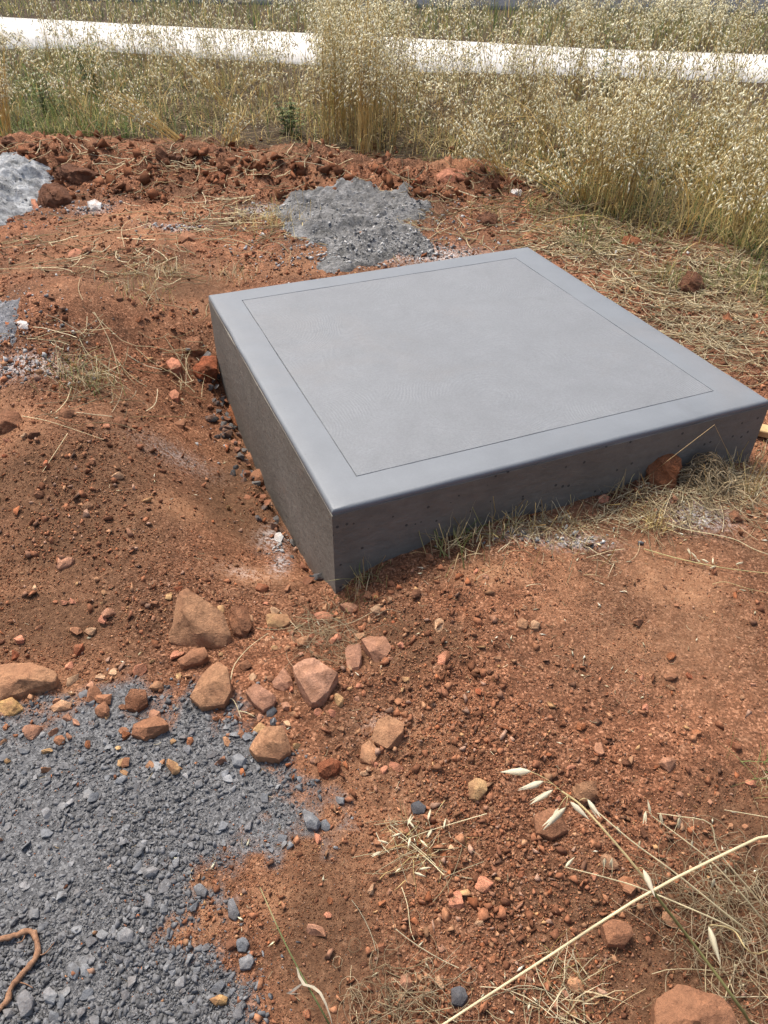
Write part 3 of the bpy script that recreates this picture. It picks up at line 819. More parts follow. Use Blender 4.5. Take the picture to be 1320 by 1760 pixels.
traced_rock([(430, 1262), (455, 1250), (485, 1246), (497, 1268), (500, 1285), (480, 1305), (440, 1300), (425, 1280)], 'tan', 'tan rock bedded in the gravel with grey grit over its top', 0.4, 0.35, 0.15)
traced_rock([(220, 1250), (245, 1235), (275, 1228), (290, 1245), (270, 1258), (250, 1272), (225, 1262)], 'brown', 'brown wedge of rock lying on the grey gravel', 0.45, 0.4, 0.15)
traced_rock([(213, 1195), (225, 1180), (250, 1182), (253, 1205), (235, 1222), (215, 1215)], 'brown', 'blocky brown stone at the upper rim of the gravel', 0.6, 0.4, 0.15, mat='clod')
traced_rock([(455, 1057), (470, 1050), (495, 1055), (500, 1070), (485, 1078), (460, 1080)], 'ochre', 'yellow ochre pitted rock beside the dry root mat', 0.6, 0.35, 0.12, rough=0.03)
traced_rock([(388, 1045), (405, 1035), (425, 1045), (432, 1075), (425, 1092), (400, 1088)], 'brown', 'crumbly brown clod touching the large triangular rock', 0.6, 0.4, 0.2, mat='clod', rough=0.05)
traced_rock([(583, 1038), (605, 1034), (620, 1042), (617, 1054), (598, 1052)], 'pink', 'small slab shaped stone near the slab corner tuft', 0.6, 0.5, 0.1)
traced_rock([(634, 1044), (655, 1036), (664, 1045), (660, 1055), (640, 1052)], 'pale', 'pale wedge stone beside the slab corner tuft', 0.6, 0.5, 0.1)
traced_rock([(537, 1055), (555, 1050), (574, 1055), (570, 1070), (545, 1070)], 'salmon', 'reddish flat stone above the dry root mat', 0.5, 0.4, 0.1)
traced_rock([(747, 1066), (757, 1060), (769, 1072), (768, 1088), (755, 1092), (747, 1080)], 'pale', 'pale pink oval stone on the red mound', 0.6, 0.4, 0.15)
traced_rock([(750, 1125), (765, 1116), (781, 1128), (778, 1145), (760, 1152), (751, 1142)], 'salmon', 'rounded reddish stone on the crumbly slope', 0.6, 0.4, 0.2)
traced_rock([(888, 1068), (897, 1058), (909, 1066), (905, 1080), (892, 1080)], 'tan', 'tan pointed pebble on the mound, partnered by a pale one', 0.6, 0.5, 0.1)
traced_rock([(912, 1068), (922, 1063), (930, 1070), (926, 1080), (914, 1080)], 'pale', 'pale pebble beside the tan pointed pebble', 0.6, 0.5, 0.1)
traced_rock([(805, 1345), (820, 1334), (836, 1340), (838, 1358), (822, 1375), (806, 1370)], 'ochre', 'smooth yellowish oval stone on the red gravelly soil', 0.7, 0.4, 0.2, rough=0.01)
traced_rock([(985, 1345), (1005, 1336), (1027, 1342), (1027, 1368), (1005, 1380), (988, 1370)], 'tan', 'crumbly orange brown clod beside hanging oat seeds', 0.6, 0.4, 0.2, mat='clod', rough=0.045)
traced_rock([(1107, 795), (1115, 785), (1135, 783), (1165, 795), (1182, 820), (1175, 835), (1140, 842), (1115, 830)], 'rust', 'rust brown clod leaning on the slab face beside dry roots', 0.9, 0.6, 0.16, mat='clod', rough=0.05, raise_by=0.025)
traced_rock([(918, 1400), (945, 1388), (975, 1400), (978, 1425), (950, 1440), (922, 1430)], 'brown', 'dull brown stone under the drooping oat seeds', 0.5, 0.35, 0.15)
traced_rock([(1035, 1588), (1055, 1575), (1082, 1580), (1090, 1605), (1075, 1625), (1045, 1622)], 'brown', 'rounded brown stone under the long pale straw', 0.6, 0.35, 0.2)
traced_rock([(1130, 1715), (1165, 1690), (1230, 1705), (1270, 1740), (1260, 1800), (1170, 1810), (1125, 1770)], 'brown', 'big brown rock bedded in dark soil near the tangled roots', 0.4, 0.3, 0.15, rough=0.03)
traced_rock([(545, 1312), (565, 1302), (586, 1308), (583, 1325), (562, 1334), (548, 1328)], 'red', 'bright red crumbly clod by the gravel edge', 0.55, 0.3, 0.2, mat='clod', rough=0.05)
traced_rock([(358, 1716), (375, 1708), (391, 1712), (389, 1724), (370, 1728)], 'yellow', 'bright yellow ochre stone among grey gravel', 0.6, 0.4, 0.15)
traced_rock([(0, 1205), (20, 1197), (35, 1205), (38, 1218), (22, 1230), (-5, 1230)], 'yellow', 'yellow ochre rock beside the long flat tan rock', 0.6, 0.4, 0.15, rough=0.04)
traced_rock([(85, 1215), (105, 1202), (124, 1205), (120, 1218), (92, 1224)], 'pale', 'pale tan wedge stone above the gravel', 0.5, 0.4, 0.12)
traced_rock([(90, 965), (108, 955), (128, 958), (120, 972), (100, 978)], 'pink', 'flat pinkish stone on the crumbly brown bank', 0.5, 0.4, 0.12)
traced_rock([(-25, 705), (10, 700), (35, 712), (40, 735), (15, 745), (-25, 742)], 'brown', 'round brown earth clod below the cement dust patch', 0.7, 0.4, 0.2, mat='clod', rough=0.05)
traced_rock([(330, 625), (350, 610), (370, 614), (373, 635), (355, 647), (335, 642)], 'red', 'dark red clod in the trench against the slab side', 0.7, 0.4, 0.2, mat='clod', rough=0.05)
traced_rock([(317, 582), (330, 573), (348, 577), (349, 598), (332, 604), (318, 596)], 'brown', 'round brown clod in the trench among black rubble', 0.8, 0.4, 0.2, mat='clod', rough=0.05)
traced_rock([(282, 623), (295, 614), (312, 620), (310, 632), (292, 636)], 'salmon', 'salmon pink flat stone on the trench bank', 0.5, 0.4, 0.1)
traced_rock([(290, 674), (300, 668), (309, 672), (306, 686), (293, 688)], 'salmon', 'small orange brown stone below the salmon pink stone', 0.6, 0.4, 0.1)
traced_rock([(388, 705), (400, 692), (418, 694), (424, 715), (410, 733), (392, 728)], 'rust', 'lumpy rust clod in the trench halfway along the slab side', 0.7, 0.4, 0.2, mat='clod', rough=0.06)
traced_rock([(417, 782), (432, 774), (446, 782), (444, 796), (425, 800)], 'brown', 'rounded brown stone in the trench, upper of a pair', 0.7, 0.4, 0.2)
traced_rock([(428, 815), (443, 804), (458, 812), (455, 828), (435, 832)], 'brown', 'rounded brown stone in the trench, lower of a pair', 0.7, 0.4, 0.2)
traced_rock([(192, 722), (204, 714), (217, 720), (216, 733), (200, 737)], 'brown', 'small dark clod below the dry grass tuft', 0.7, 0.4, 0.2, mat='clod')
traced_rock([(750, 300), (770, 286), (797, 292), (800, 308), (770, 316), (752, 312)], 'salmon', 'pale orange rock sitting on the spoil ridge before tall grass', 0.6, 0.4, 0.15, mat='clod')
traced_rock([(305, 405), (322, 396), (342, 402), (340, 416), (310, 418)], 'brown', 'smooth brown stone on bare soil beside dry straw', 0.5, 0.4, 0.2)
traced_rock([(62, 325), (85, 312), (115, 318), (122, 345), (100, 362), (68, 360)], 'dark', 'dark brown earth clod touching the pale concrete heap', 0.7, 0.4, 0.25, mat='clod', rough=0.06)
traced_rock([(52, 342), (60, 339), (66, 352), (72, 366), (62, 366), (54, 356)], 'salmon', 'small upright reddish stone between clod and pale heap', 0.8, 0.6, 0.15)
traced_rock([(148, 348), (162, 342), (178, 350), (172, 362), (155, 362)], 'white', 'small whitish cement lump on the red soil', 0.5, 0.4, 0.15)
traced_rock([(115, 430), (128, 424), (141, 432), (138, 442), (118, 442)], 'salmon', 'flat topped reddish stone on the trampled soil', 0.6, 0.4, 0.1)
traced_rock([(80, 290), (105, 275), (160, 285), (185, 300), (150, 312), (95, 306)], 'dark', 'broad dark clod overhanging the spoil ridge', 0.5, 0.3, 0.2, mat='clod', rough=0.07)
traced_rock([(1165, 470), (1180, 460), (1212, 468), (1216, 490), (1195, 505), (1170, 500)], 'dark', 'dark brown clod standing in straw right of the slab', 0.8, 0.5, 0.2, mat='clod', rough=0.06)
traced_rock([(1068, 408), (1082, 398), (1102, 408), (1105, 425), (1085, 430), (1070, 424)], 'rust', 'rust clod at the straw edge behind the slab', 0.7, 0.4, 0.2, mat='clod', rough=0.06)
traced_rock([(815, 372), (835, 362), (856, 370), (852, 386), (825, 388)], 'dark', 'dark clod with dry roots behind the slab edge', 0.6, 0.4, 0.2, mat='clod', rough=0.06)
traced_rock([(877, 328), (888, 321), (899, 327), (895, 336), (880, 336)], 'white', 'small whitish stone at the foot of the tall grass', 0.6, 0.4, 0.2)
traced_rock([(1240, 545), (1252, 535), (1268, 552), (1258, 562), (1242, 560)], 'rust', 'small pointed red clod on the straw beside the slab', 0.8, 0.5, 0.2, mat='clod', rough=0.05)
traced_rock([(28, 553), (38, 549), (50, 553), (48, 565), (32, 566)], 'white', 'small cream stone at the edge of the cement dust patch', 0.5, 0.4, 0.15)
traced_rock([(1252, 882), (1263, 875), (1278, 880), (1276, 894), (1258, 898)], 'brown', 'brown clod on the mound below dry straw', 0.7, 0.4, 0.2, mat='clod', rough=0.05)
traced_rock([(1028, 855), (1038, 848), (1048, 852), (1046, 864), (1030, 866)], 'salmon', 'small reddish stone by the slab face under dry stalks', 0.7, 0.5, 0.1)
traced_rock([(640, 1235), (668, 1222), (695, 1236), (697, 1262), (665, 1280), (642, 1268)], 'tan', 'worn smooth rock bedded in soil with a pale scraped top', 0.3, 0.2, 0.12, rough=0.012)
traced_rock([(620, 1270), (640, 1258), (652, 1285), (640, 1305), (618, 1296)], 'tan', 'half buried brown rock below the pale scraped rock', 0.3, 0.25, 0.1)
traced_rock([(470, 916), (480, 910), (488, 918), (482, 930), (472, 926)], 'white', 'flat pale cement chip in the trench near the slab corner', 0.4, 0.4, 0.08)
# dark grey stones one can pick out
GREYS = [([(389, 1545), (400, 1540), (412, 1568), (404, 1580), (391, 1572)], 'grey', 'dark grey pointed stone alone on soil beside the gravel'),
         ([(775, 1698), (797, 1692), (805, 1715), (795, 1730), (776, 1725)], 'dgrey', 'dark slate chip lying beside the long pale straw'),
         ([(705, 1380), (720, 1376), (733, 1386), (728, 1400), (710, 1398)], 'dgrey', 'dark blue grey chip on the red gravelly soil'),
         ([(520, 1395), (530, 1392), (553, 1412), (545, 1424), (524, 1420)], 'lgrey', 'broad light grey angular stone at the gravel tip'),
         ([(550, 1408), (560, 1402), (569, 1416), (562, 1426), (551, 1420)], 'grey', 'small grey stone touching the broad stone at the gravel tip'),
         ([(396, 1300), (412, 1294), (425, 1303), (418, 1317), (400, 1314)], 'lgrey', 'flat light grey stone below the half gritty tan rock'),
         ([(133, 1192), (146, 1184), (157, 1190), (152, 1202), (138, 1202)], 'grey', 'blue grey stone on the rim of the gravel beside tan stones'),
         ([(458, 1222), (470, 1212), (477, 1220), (468, 1232), (458, 1232)], 'dgrey', 'dark grey oval stone leaning on the flat sided brown rock'),
         ([(463, 1236), (472, 1230), (477, 1240), (470, 1246), (464, 1244)], 'dgrey', 'small dark grey stone under the leaning oval stone'),
         ([(405, 1615), (420, 1608), (429, 1620), (422, 1635), (408, 1634)], 'grey', 'grey block above another on soil by the gravel edge'),
         ([(410, 1648), (430, 1636), (438, 1648), (430, 1664), (412, 1666)], 'lgrey', 'light grey block below its darker neighbour by the gravel edge'),
         ([(332, 1524), (345, 1516), (356, 1528), (352, 1542), (338, 1538)], 'lgrey', 'light grey stone at the rim of a bare soil patch'),
         ([(242, 1496), (262, 1488), (274, 1492), (268, 1502), (248, 1510)], 'lgrey', 'long rounded light grey stone on the gravel'),
         ([(200, 1605), (215, 1592), (230, 1600), (226, 1620), (204, 1620)], 'lgrey', 'light grey faceted stone in the middle of the gravel'),
         ([(25, 1708), (40, 1696), (56, 1712), (52, 1740), (34, 1746)], 'lgrey', 'large light grey stone beside the brown root'),
         ([(70, 1705), (85, 1695), (99, 1708), (92, 1726), (74, 1722)], 'lgrey', 'large grey stone paired with the stone beside the root'),
         ([(113, 1655), (125, 1648), (135, 1660), (130, 1682), (115, 1676)], 'lgrey', 'left of two rounded grey stones near the root tip'),
         ([(136, 1658), (146, 1650), (154, 1662), (150, 1678), (138, 1674)], 'lgrey', 'right of two rounded grey stones near the root tip')]
for out, cname, lab in GREYS:
    traced_rock(out, cname, lab, 0.5, 0.35, 0.14, 'grey', 'gravel_stone', rough=0.02, cat='stone')

# look-alike stones in numbers
def near_rock(p):
    for x, y, rad in STONE_XY:
        if (p[0] - x) ** 2 + (p[1] - y) ** 2 < (rad * 0.9) ** 2: return True
    return False
rock_vars = []
for i in range(14):
    rr = np.random.default_rng(900 + i); p = rr.normal(size=(13, 3)); p /= np.linalg.norm(p, axis=1)[:, None]
    rock_vars.append(rough_hull('stone_shape', p * np.array([0.5, 0.42, 0.33]) * rr.uniform(0.85, 1.1, 3), M['stone'], 31 + i, 0.035, 1, 0.02))
clod_vars = []
for i in range(10):
    rr = np.random.default_rng(980 + i); p = rr.normal(size=(16, 3)); p /= np.linalg.norm(p, axis=1)[:, None]
    clod_vars.append(rough_hull('clod_shape', p * np.array([0.5, 0.42, 0.36]) * rr.uniform(0.8, 1.1, 3), M['clod'], 81 + i, 0.09, 2, 0.03))
grey_vars = []
for i in range(14):
    rr = np.random.default_rng(950 + i); p = rr.normal(size=(10, 3)); p /= np.linalg.norm(p, axis=1)[:, None]
    grey_vars.append(rough_hull('chip_shape', p * np.array([0.5, 0.38, 0.22]) * rr.uniform(0.85, 1.1, 3), M['grey'], 61 + i, 0.015, 0, 0.02))

def many(n, region, sizes, colours, variants, name, noun, group, seed, ok, cat='stone'):
    r = np.random.default_rng(seed); got = 0
    for _ in range(6):
        P = gp(r.uniform(region[0], region[1], n * 4), r.uniform(region[2], region[3], n * 4))
        P = P[~in_slab(P[:, 0], P[:, 1], 0.02)]; P = P[ok(P, r)]
        for p in P:
            if got >= n: return
            if near_rock(p): continue
            s = min(sizes[0] * (r.pareto(2.4) + 1), sizes[1])
            cn = colours[r.integers(len(colours))]; c = np.array(COL[cn]) * r.uniform(0.75, 1.2)
            place(name, variants[r.integers(len(variants))], (p[0], p[1], p[2] + s * 0.12), c, stone_label(p[0], p[1], s, cn, noun), cat, group, (r.normal() * 0.25, r.normal() * 0.25, r.uniform(0, 6.28)), (s, s * r.uniform(0.8, 1.1), s * r.uniform(0.8, 1.2)))
            STONE_XY.append((p[0], p[1], s * 0.4)); got += 1
many(160, (0, 1320, 640, 1760), (0.018, 0.048), ['brown', 'brown', 'tan', 'red', 'pink', 'dark', 'pale', 'rust', 'salmon'], rock_vars, 'stone', 'stone', 'small stones on the red soil', 301,
     lambda P, r: (gravel_mask(P[:, 0], P[:, 1]) < 0.3) & (r.random(len(P)) < np.clip(0.3 + 2.2 * fbm(P[:, 0], P[:, 1], 2.0, 3, 95), 0.05, 1)))
many(95, (20, 700, 1010, 1330), (0.020, 0.05), ['brown', 'tan', 'red', 'pink', 'pale', 'ochre', 'brown', 'salmon'], rock_vars, 'stone', 'stone', 'small stones on the red soil', 302,
     lambda P, r: gravel_mask(P[:, 0], P[:, 1]) < 0.6)
many(45, (0, 520, 1170, 1330), (0.022, 0.055), ['brown', 'tan', 'rust', 'pink', 'ochre'], rock_vars, 'stone', 'stone', 'small stones on the red soil', 306, lambda P, r: np.ones(len(P), bool))
many(230, (0, 600, 1190, 1760), (0.0165, 0.036), ['grey', 'grey', 'lgrey', 'lgrey'], grey_vars, 'gravel_stone', 'gravel stone', 'grey stones in the gravel', 303,
     lambda P, r: gravel_mask(P[:, 0], P[:, 1]) > 0.45)
many(40, (0, 330, 250, 760), (0.03, 0.075), ['brown', 'dark', 'rust', 'salmon', 'brown'], rock_vars, 'earth_clod', 'earth clod', 'clods left of the slab', 304, lambda P, r: np.ones(len(P), bool), 'clod')
many(70, (0, 960, 245, 335), (0.05, 0.17), ['rust', 'dark', 'brown', 'dark', 'red'], clod_vars, 'earth_clod', 'lumpy clod', 'clods on the spoil ridge', 305, lambda P, r: grass_mask(P[:, 0], P[:, 1]) < 0.6, 'clod')
# dark rubble wedged between the trench and the slab
rr = np.random.default_rng(77)
for i in range(95):
    b = rr.uniform(0.1, 1.62) if i > 60 else rr.uniform(0.85, 1.72); a = -rr.uniform(0.012, 0.13) * rr.uniform(0.4, 1)
    x, y = N0 + EX * a + EY * b; z = float(height(np.array([x]), np.array([y]))[0]); s = rr.uniform(0.022, 0.06) * rr.uniform(0.8, 1.35)
    place('rubble_lump', grey_vars[rr.integers(14)] if i % 3 else rock_vars[rr.integers(14)], (x, y, z + s * 0.15), np.array([(0.075, 0.073, 0.073), (0.11, 0.105, 0.10), (0.19, 0.08, 0.042)][i % 3]) * rr.uniform(0.8, 1.3),
          ('small ' if s < 0.043 else 'medium ' if s < 0.057 else 'big ') + ['black', 'dark grey', 'brown'][i % 3] + ' rubble lump wedged against the slab ' + ('near the slab corner tuft' if b < 0.35 else 'below the pair of rounded trench stones' if b < 0.8 else 'by the lumpy rust clod' if b < 1.2 else 'by the dark red clod' if b < 1.48 else 'by the round brown trench clod'), 'rubble', 'rubble in the trench', (rr.normal() * .4, rr.normal() * .4, rr.uniform(0, 6.28)), (s, s, s))

# ------------------------------------------------------------------ plants: builders
class Geo:
    def __init__(s): s.V = []; s.T = []; s.Cc = []; s.n = 0
    def add(s, V, T, col):
        V = np.asarray(V).reshape(-1, 3); col = np.broadcast_to(col, (len(V), 3))
        s.V.append(V); s.T.append(np.asarray(T).reshape(-1, 3) + s.n); s.Cc.append(col); s.n += len(V)
    def tubes(s, pts, wid, col, sides=3):
        """pts (n,k,3), wid (n,k) radii, col (n,3) or (n,k,3)"""
        pts = np.asarray(pts, float); n, k, _ = pts.shape
        tan = np.gradient(pts, axis=1); tan /= np.linalg.norm(tan, axis=2, keepdims=True) + 1e-9
        ref = np.where(np.abs(tan[..., 2:3]) > 0.8, np.array([1.0, 0.13, 0]), np.array([0.05, 0.02, 1.0]))
        s1 = np.cross(tan, ref); s1 /= np.linalg.norm(s1, axis=2, keepdims=True) + 1e-9
        s2 = np.cross(tan, s1)
        a = np.arange(sides) * 2 * math.pi / sides
        V = pts[:, :, None, :] + wid[:, :, None, None] * (s1[:, :, None, :] * np.cos(a)[None, None, :, None] + s2[:, :, None, :] * np.sin(a)[None, None, :, None])
        i = np.arange(n)[:, None, None] * (k * sides); j = np.arange(k - 1)[None, :, None] * sides; q = np.arange(sides)[None, None, :]; q2 = (q + 1) % sides
        A = i + j + q; B = i + j + q2; Cq = i + j + sides + q2; D = i + j + sides + q
        T = np.stack([np.stack([A, B, Cq], -1), np.stack([A, Cq, D], -1)], -2)
        col = np.asarray(col, float)
        if col.ndim == 2: col = np.repeat(col[:, None], k, 1)
        cc = np.repeat(col[:, :, None, :], sides, 2)
        s.add(V, T, cc.reshape(-1, 3))
    def blades(s, pts, wid, col, side):
        pts = np.asarray(pts, float); n, k, _ = pts.shape
        sd = side / (np.linalg.norm(side, axis=1, keepdims=True) + 1e-9)
        off = wid[:, :, None] * sd[:, None, :]
        V = np.stack([pts - off, pts + off], 2)
        i = np.arange(n)[:, None] * (2 * k); j = np.arange(k - 1)[None, :] * 2
        A = i + j
        T = np.stack([np.stack([A, A + 1, A + 3], -1), np.stack([A, A + 3, A + 2], -1)], -2)
        col = np.asarray(col, float)
        if col.ndim == 2: col = np.repeat(col[:, None], k, 1)
        s.add(V, T, np.repeat(col[:, :, None, :], 2, 2).reshape(-1, 3))
    def seeds(s, base, dirs, length, width, col, fine=False):
        """slender husks hanging from `base` along `dirs`"""
        n = len(base); dirs = dirs / (np.linalg.norm(dirs, axis=1, keepdims=True) + 1e-9)
        ref = rng.normal(size=(n, 3)); s1 = np.cross(dirs, ref); s1 /= np.linalg.norm(s1, axis=1, keepdims=True) + 1e-9; s2 = np.cross(dirs, s1)
        if not fine:
            mid = base + dirs * (length * 0.38)[:, None]
            a = [mid + s1 * width[:, None], mid - s1 * width[:, None] * 0.6 + s2 * width[:, None] * 0.7, mid - s1 * width[:, None] * 0.6 - s2 * width[:, None] * 0.7]
            V = np.stack([base, *a, base + dirs * length[:, None]], 1)
            T = np.array([[0, 1, 2], [0, 2, 3], [0, 3, 1], [4, 2, 1], [4, 3, 2], [4, 1, 3]])
        else:
            prof = [(0.0, 0.12), (0.12, 0.6), (0.32, 1.0), (0.6, 0.75), (0.85, 0.28), (1.0, 0.03)]
            rings = []
            for t, w in prof:
                for q in range(6):
                    an = q * math.pi / 3
                    rings.append(base + dirs * (length * t)[:, None] + (s1 * math.cos(an) + s2 * math.sin(an) * 0.7) * (width * w)[:, None])
            V = np.stack(rings, 1); T = []
            for k in range(len(prof) - 1):
                for q in range(6):
                    A, B = k * 6 + q, k * 6 + (q + 1) % 6
                    T += [[A, B, B + 6], [A, B + 6, A + 6]]
            T = np.array(T)
        nv = V.shape[1]
        s.add(V, T[None] + (np.arange(n) * nv)[:, None, None], np.repeat(col[:, None], nv, 1).reshape(-1, 3))
    def build(s, name, parent=None, mat=None, smooth=False):
        o = big_mesh(name, np.concatenate(s.V), np.concatenate(s.T), mat or M['plant'], np.concatenate(s.Cc), smooth=smooth, parent=parent)
        if name in ('blades', 'fibres', 'panicle', 'stalks', 'stems', 'leaves'): o['kind'] = 'stuff'
        return o

STRAW = np.array([(0.58, 0.46, 0.23), (0.50, 0.37, 0.17), (0.66, 0.56, 0.32), (0.42, 0.29, 0.13), (0.47, 0.41, 0.20)])
HUSK = np.array([(0.84, 0.79, 0.57), (0.88, 0.85, 0.68), (0.74, 0.66, 0.43), (0.82, 0.78, 0.57)])
GREEN = np.array([(0.12, 0.17, 0.05), (0.17, 0.22, 0.07), (0.24, 0.26, 0.095), (0.08, 0.12, 0.04), (0.32, 0.31, 0.13)])

DRY0 = np.array([(0.36, 0.27, 0.14), (0.24, 0.17, 0.09), (0.15, 0.11, 0.06), (0.52, 0.44, 0.26)])
WARM = np.array([1.12, 1.10, 0.98])
STRAW = STRAW * WARM; HUSK = np.minimum(HUSK * np.array([1.02, 1.03, 1.07]), 0.9)
def pick(pal, n, r, lo=0.8, hi=1.2):
    return pal[r.integers(0, len(pal), n)] * r.uniform(lo, hi, (n, 1))

def stem_curves(base, h, r, lean=0.25, droop=0.35, k=8):
    n = len(base); az = r.uniform(0, 2 * math.pi, n); d = np.stack([np.cos(az), np.sin(az), np.zeros(n)], -1)
    ln = np.abs(r.normal(0, lean, n)); dr = r.uniform(0.1, 1, n) * droop
    t = np.linspace(0, 1, k)
    out = (ln[:, None] * t[None] + dr[:, None] * t[None] ** 3) * h[:, None]
    up = h[:, None] * (t[None] - 0.35 * (ln[:, None] * t[None]) ** 2 - 0.32 * dr[:, None] * t[None] ** 4)
    wob = r.normal(0, 0.012, (n, k, 3)) * h[:, None, None] * (t[None, :, None])
    p = base[:, None, :] + d[:, None, :] * out[..., None] + wob; p[..., 2] += up
    return p

def oats(geo, base, h, r, nseed, lean=0.25, droop=0.3, thick=0.0016, seedlen=0.024, seedw=0.0032, stemcol=STRAW, huskcol=HUSK, leaves=1.0):
    n = len(base)
    base = base.copy(); base[:, 2] -= 0.02
    p = stem_curves(base, h, r, lean, droop)
    k = p.shape[1]
    w = np.linspace(1.0, 0.45, k)[None] * thick * r.uniform(0.8, 1.3, (n, 1))
    geo.tubes(p, w, pick(stemcol, n, r))
    # panicle
    ns = np.maximum(2, (nseed * r.uniform(0.4, 1.4, n)).astype(int)); own = np.repeat(np.arange(n), ns); m = len(own)
    t = 1 - 0.42 * r.random(m) ** 0.9
    f = t * (k - 1); i0 = np.minimum(f.astype(int), k - 2); fr = (f - i0)[:, None]
    at = p[own, i0] * (1 - fr) + p[own, i0 + 1] * fr
    az = r.uniform(0, 2 * math.pi, m); rad = r.uniform(0.01, 0.075, m) * (0.5 + 1.4 * (1 - t) / 0.42)
    off = np.stack([np.cos(az) * rad, np.sin(az) * rad, r.uniform(-0.02, 0.035, m)], -1)
    q = at + off
    geo.blades(np.stack([at, at + off * np.array([0.6, 0.6, 1.2]) + np.array([0, 0, 0.006]), q], 1), np.full((m, 3), 0.00045), pick(stemcol, m, r), np.stack([-np.sin(az), np.cos(az), np.zeros(m)], -1))
    dr = np.stack([np.cos(az) * r.uniform(0.0, 1.0, m), np.sin(az) * r.uniform(0, 1.0, m), -r.uniform(0.2, 1.0, m)], -1)
    geo.seeds(q, dr, seedlen * r.uniform(0.7, 1.25, m), seedw * r.uniform(0.7, 1.3, m), pick(huskcol, m, r))
    # dry leaves
    nl = int(n * leaves)
    if nl:
        o = r.integers(0, n, nl); f = r.uniform(0.05, 0.5, nl) * (k - 1); i0 = f.astype(int)
        at = p[o, i0]; az = r.uniform(0, 6.28, nl); L = r.uniform(0.10, 0.3, nl); t = np.linspace(0, 1, 5)
        d = np.stack([np.cos(az), np.sin(az)], -1)
        c = np.zeros((nl, 5, 3)); c[..., :2] = at[:, None, :2] + d[:, None] * (L[:, None] * t * r.uniform(.3, .9, (nl, 1)))[..., None]
        c[..., 2] = at[:, 2:3] + L[:, None] * (0.9 * t - r.uniform(0.5, 1.4, (nl, 1)) * t ** 2)
        wd = np.array([0.7, 1, 0.8, 0.5, 0.05])[None] * 0.003 * r.uniform(.6, 1.3, (nl, 1))
        geo.blades(c, wd, pick(np.concatenate([STRAW, GREEN[2:]]), nl, r), np.stack([-np.sin(az), np.cos(az), np.zeros(nl)], -1))

def tuft_blades(geo, base, L, r, pal, width=0.0022, spread=0.8, k=5, curl=1.0):
    n = len(base); az = r.uniform(0, 6.28, n); t = np.linspace(0, 1, k); d = np.stack([np.cos(az), np.sin(az)], -1)
    sp = r.uniform(0.1, 1.0, n) * spread
    c = np.zeros((n, k, 3)); c[..., :2] = base[:, None, :2] + d[:, None] * (L[:, None] * sp[:, None] * (0.5 * t + 0.6 * t ** 2))[..., None]
    c[..., 2] = base[:, 2:3] - 0.01 + L[:, None] * (t * (1.05 - 0.4 * sp[:, None]) - curl * sp[:, None] * 0.55 * t ** 2)
    c += r.normal(0, 0.02, (n, k, 3)) * L[:, None, None] * t[None, :, None]
    wd = np.linspace(1, 0.1, k)[None] * width * r.uniform(.6, 1.3, (n, 1))
    geo.blades(c, wd, pick(pal, n, r), np.stack([-np.sin(az), np.cos(az), np.zeros(n)], -1))

def px_points(n, r, u, v, edge=True):
    U = r.uniform(*u, n); V = r.uniform(*v, n)
    if edge:
        lim = np.interp(U, EDGE_PX[:, 0], EDGE_PX[:, 1]) - r.uniform(0, 1, n) ** 2 * 0
        k = V < lim; U, V = U[k], V[k]
    return gp(U, V)

def off_road(P):
    yn = np.interp(P[:, 0], ROAD_NEAR[:, 0], ROAD_NEAR[:, 1]); yf = np.interp(P[:, 0], ROAD_FAR[:, 0], ROAD_FAR[:, 1])
    return P[(P[:, 1] < yn - 0.12) | (P[:, 1] > yf + 0.1)]

# ------------------------------------------------------------------ the tall grass
def clumped(n, r, u, v, per=7, sg=0.09, edge=True):
    c = px_points(max(3, n // per), r, u, v, edge)
    k = r.integers(0, len(c), n); xy = c[k, :2] + r.normal(0, sg, (n, 2))
    xy = xy[(xy[:, 1] > edge_y(xy[:, 0]) - 0.05)] if edge else xy
    return off_road(np.stack([xy[:, 0], xy[:, 1], height(xy[:, 0], xy[:, 1])], -1))
HL, HW = 0.042, 0.0056
r = np.random.default_rng(41)
G = Geo()
b = clumped(900, r, (800, 1560), (128, 450), 13, 0.055)
oats(G, b, r.uniform(0.40, 1.08, len(b)), r, 22, 0.13, 0.30, 0.0027, HL, HW, leaves=1.2)
b = clumped(640, r, (-250, 1560), (84, 150), 9, 0.08)
oats(G, b, r.uniform(0.3, 0.95, len(b)), r, 15, 0.25, 0.3, 0.0028, HL * 1.1, HW * 1.15)
# stalks fallen outwards over the bare soil
b = clumped(110, r, (300, 1450), (270, 470), 5, 0.10)
q = stem_curves(b - np.array([0, 0, .01]), r.uniform(0.35, 0.85, len(b)), r, 0.9, 0.5)
G.tubes(q, np.linspace(1, .5, 8)[None] * 0.0030 * np.ones((len(b), 1)), pick(STRAW[:3], len(b), r, 1.0, 1.25))
b = clumped(330, r, (545, 690), (160, 285), 12, 0.07)
oats(G, b, r.uniform(0.55, 1.22, len(b)), r, 30, 0.08, 0.16, 0.0026, HL, HW)
b = clumped(120, r, (690, 840), (128, 285))
oats(G, b, r.uniform(0.4, 0.95, len(b)), r, 20, 0.25, 0.3, 0.0020, HL, HW)
b = clumped(330, r, (-250, 560), (100, 250), 9)
oats(G, b, r.uniform(0.35, 0.9, len(b)), r, 20, 0.42, 0.5, 0.0027, HL, HW)
b = clumped(150, r, (830, 1400), (290, 470), 9)
oats(G, b, r.uniform(0.3, 0.6, len(b)), r, 14, 0.6, 0.5, 0.0019, HL * 0.9, HW)
tag(G.build('dry_oat_grass'), 'dense stand of tall dry oat grass before the pale road', 'grass', kind='stuff')

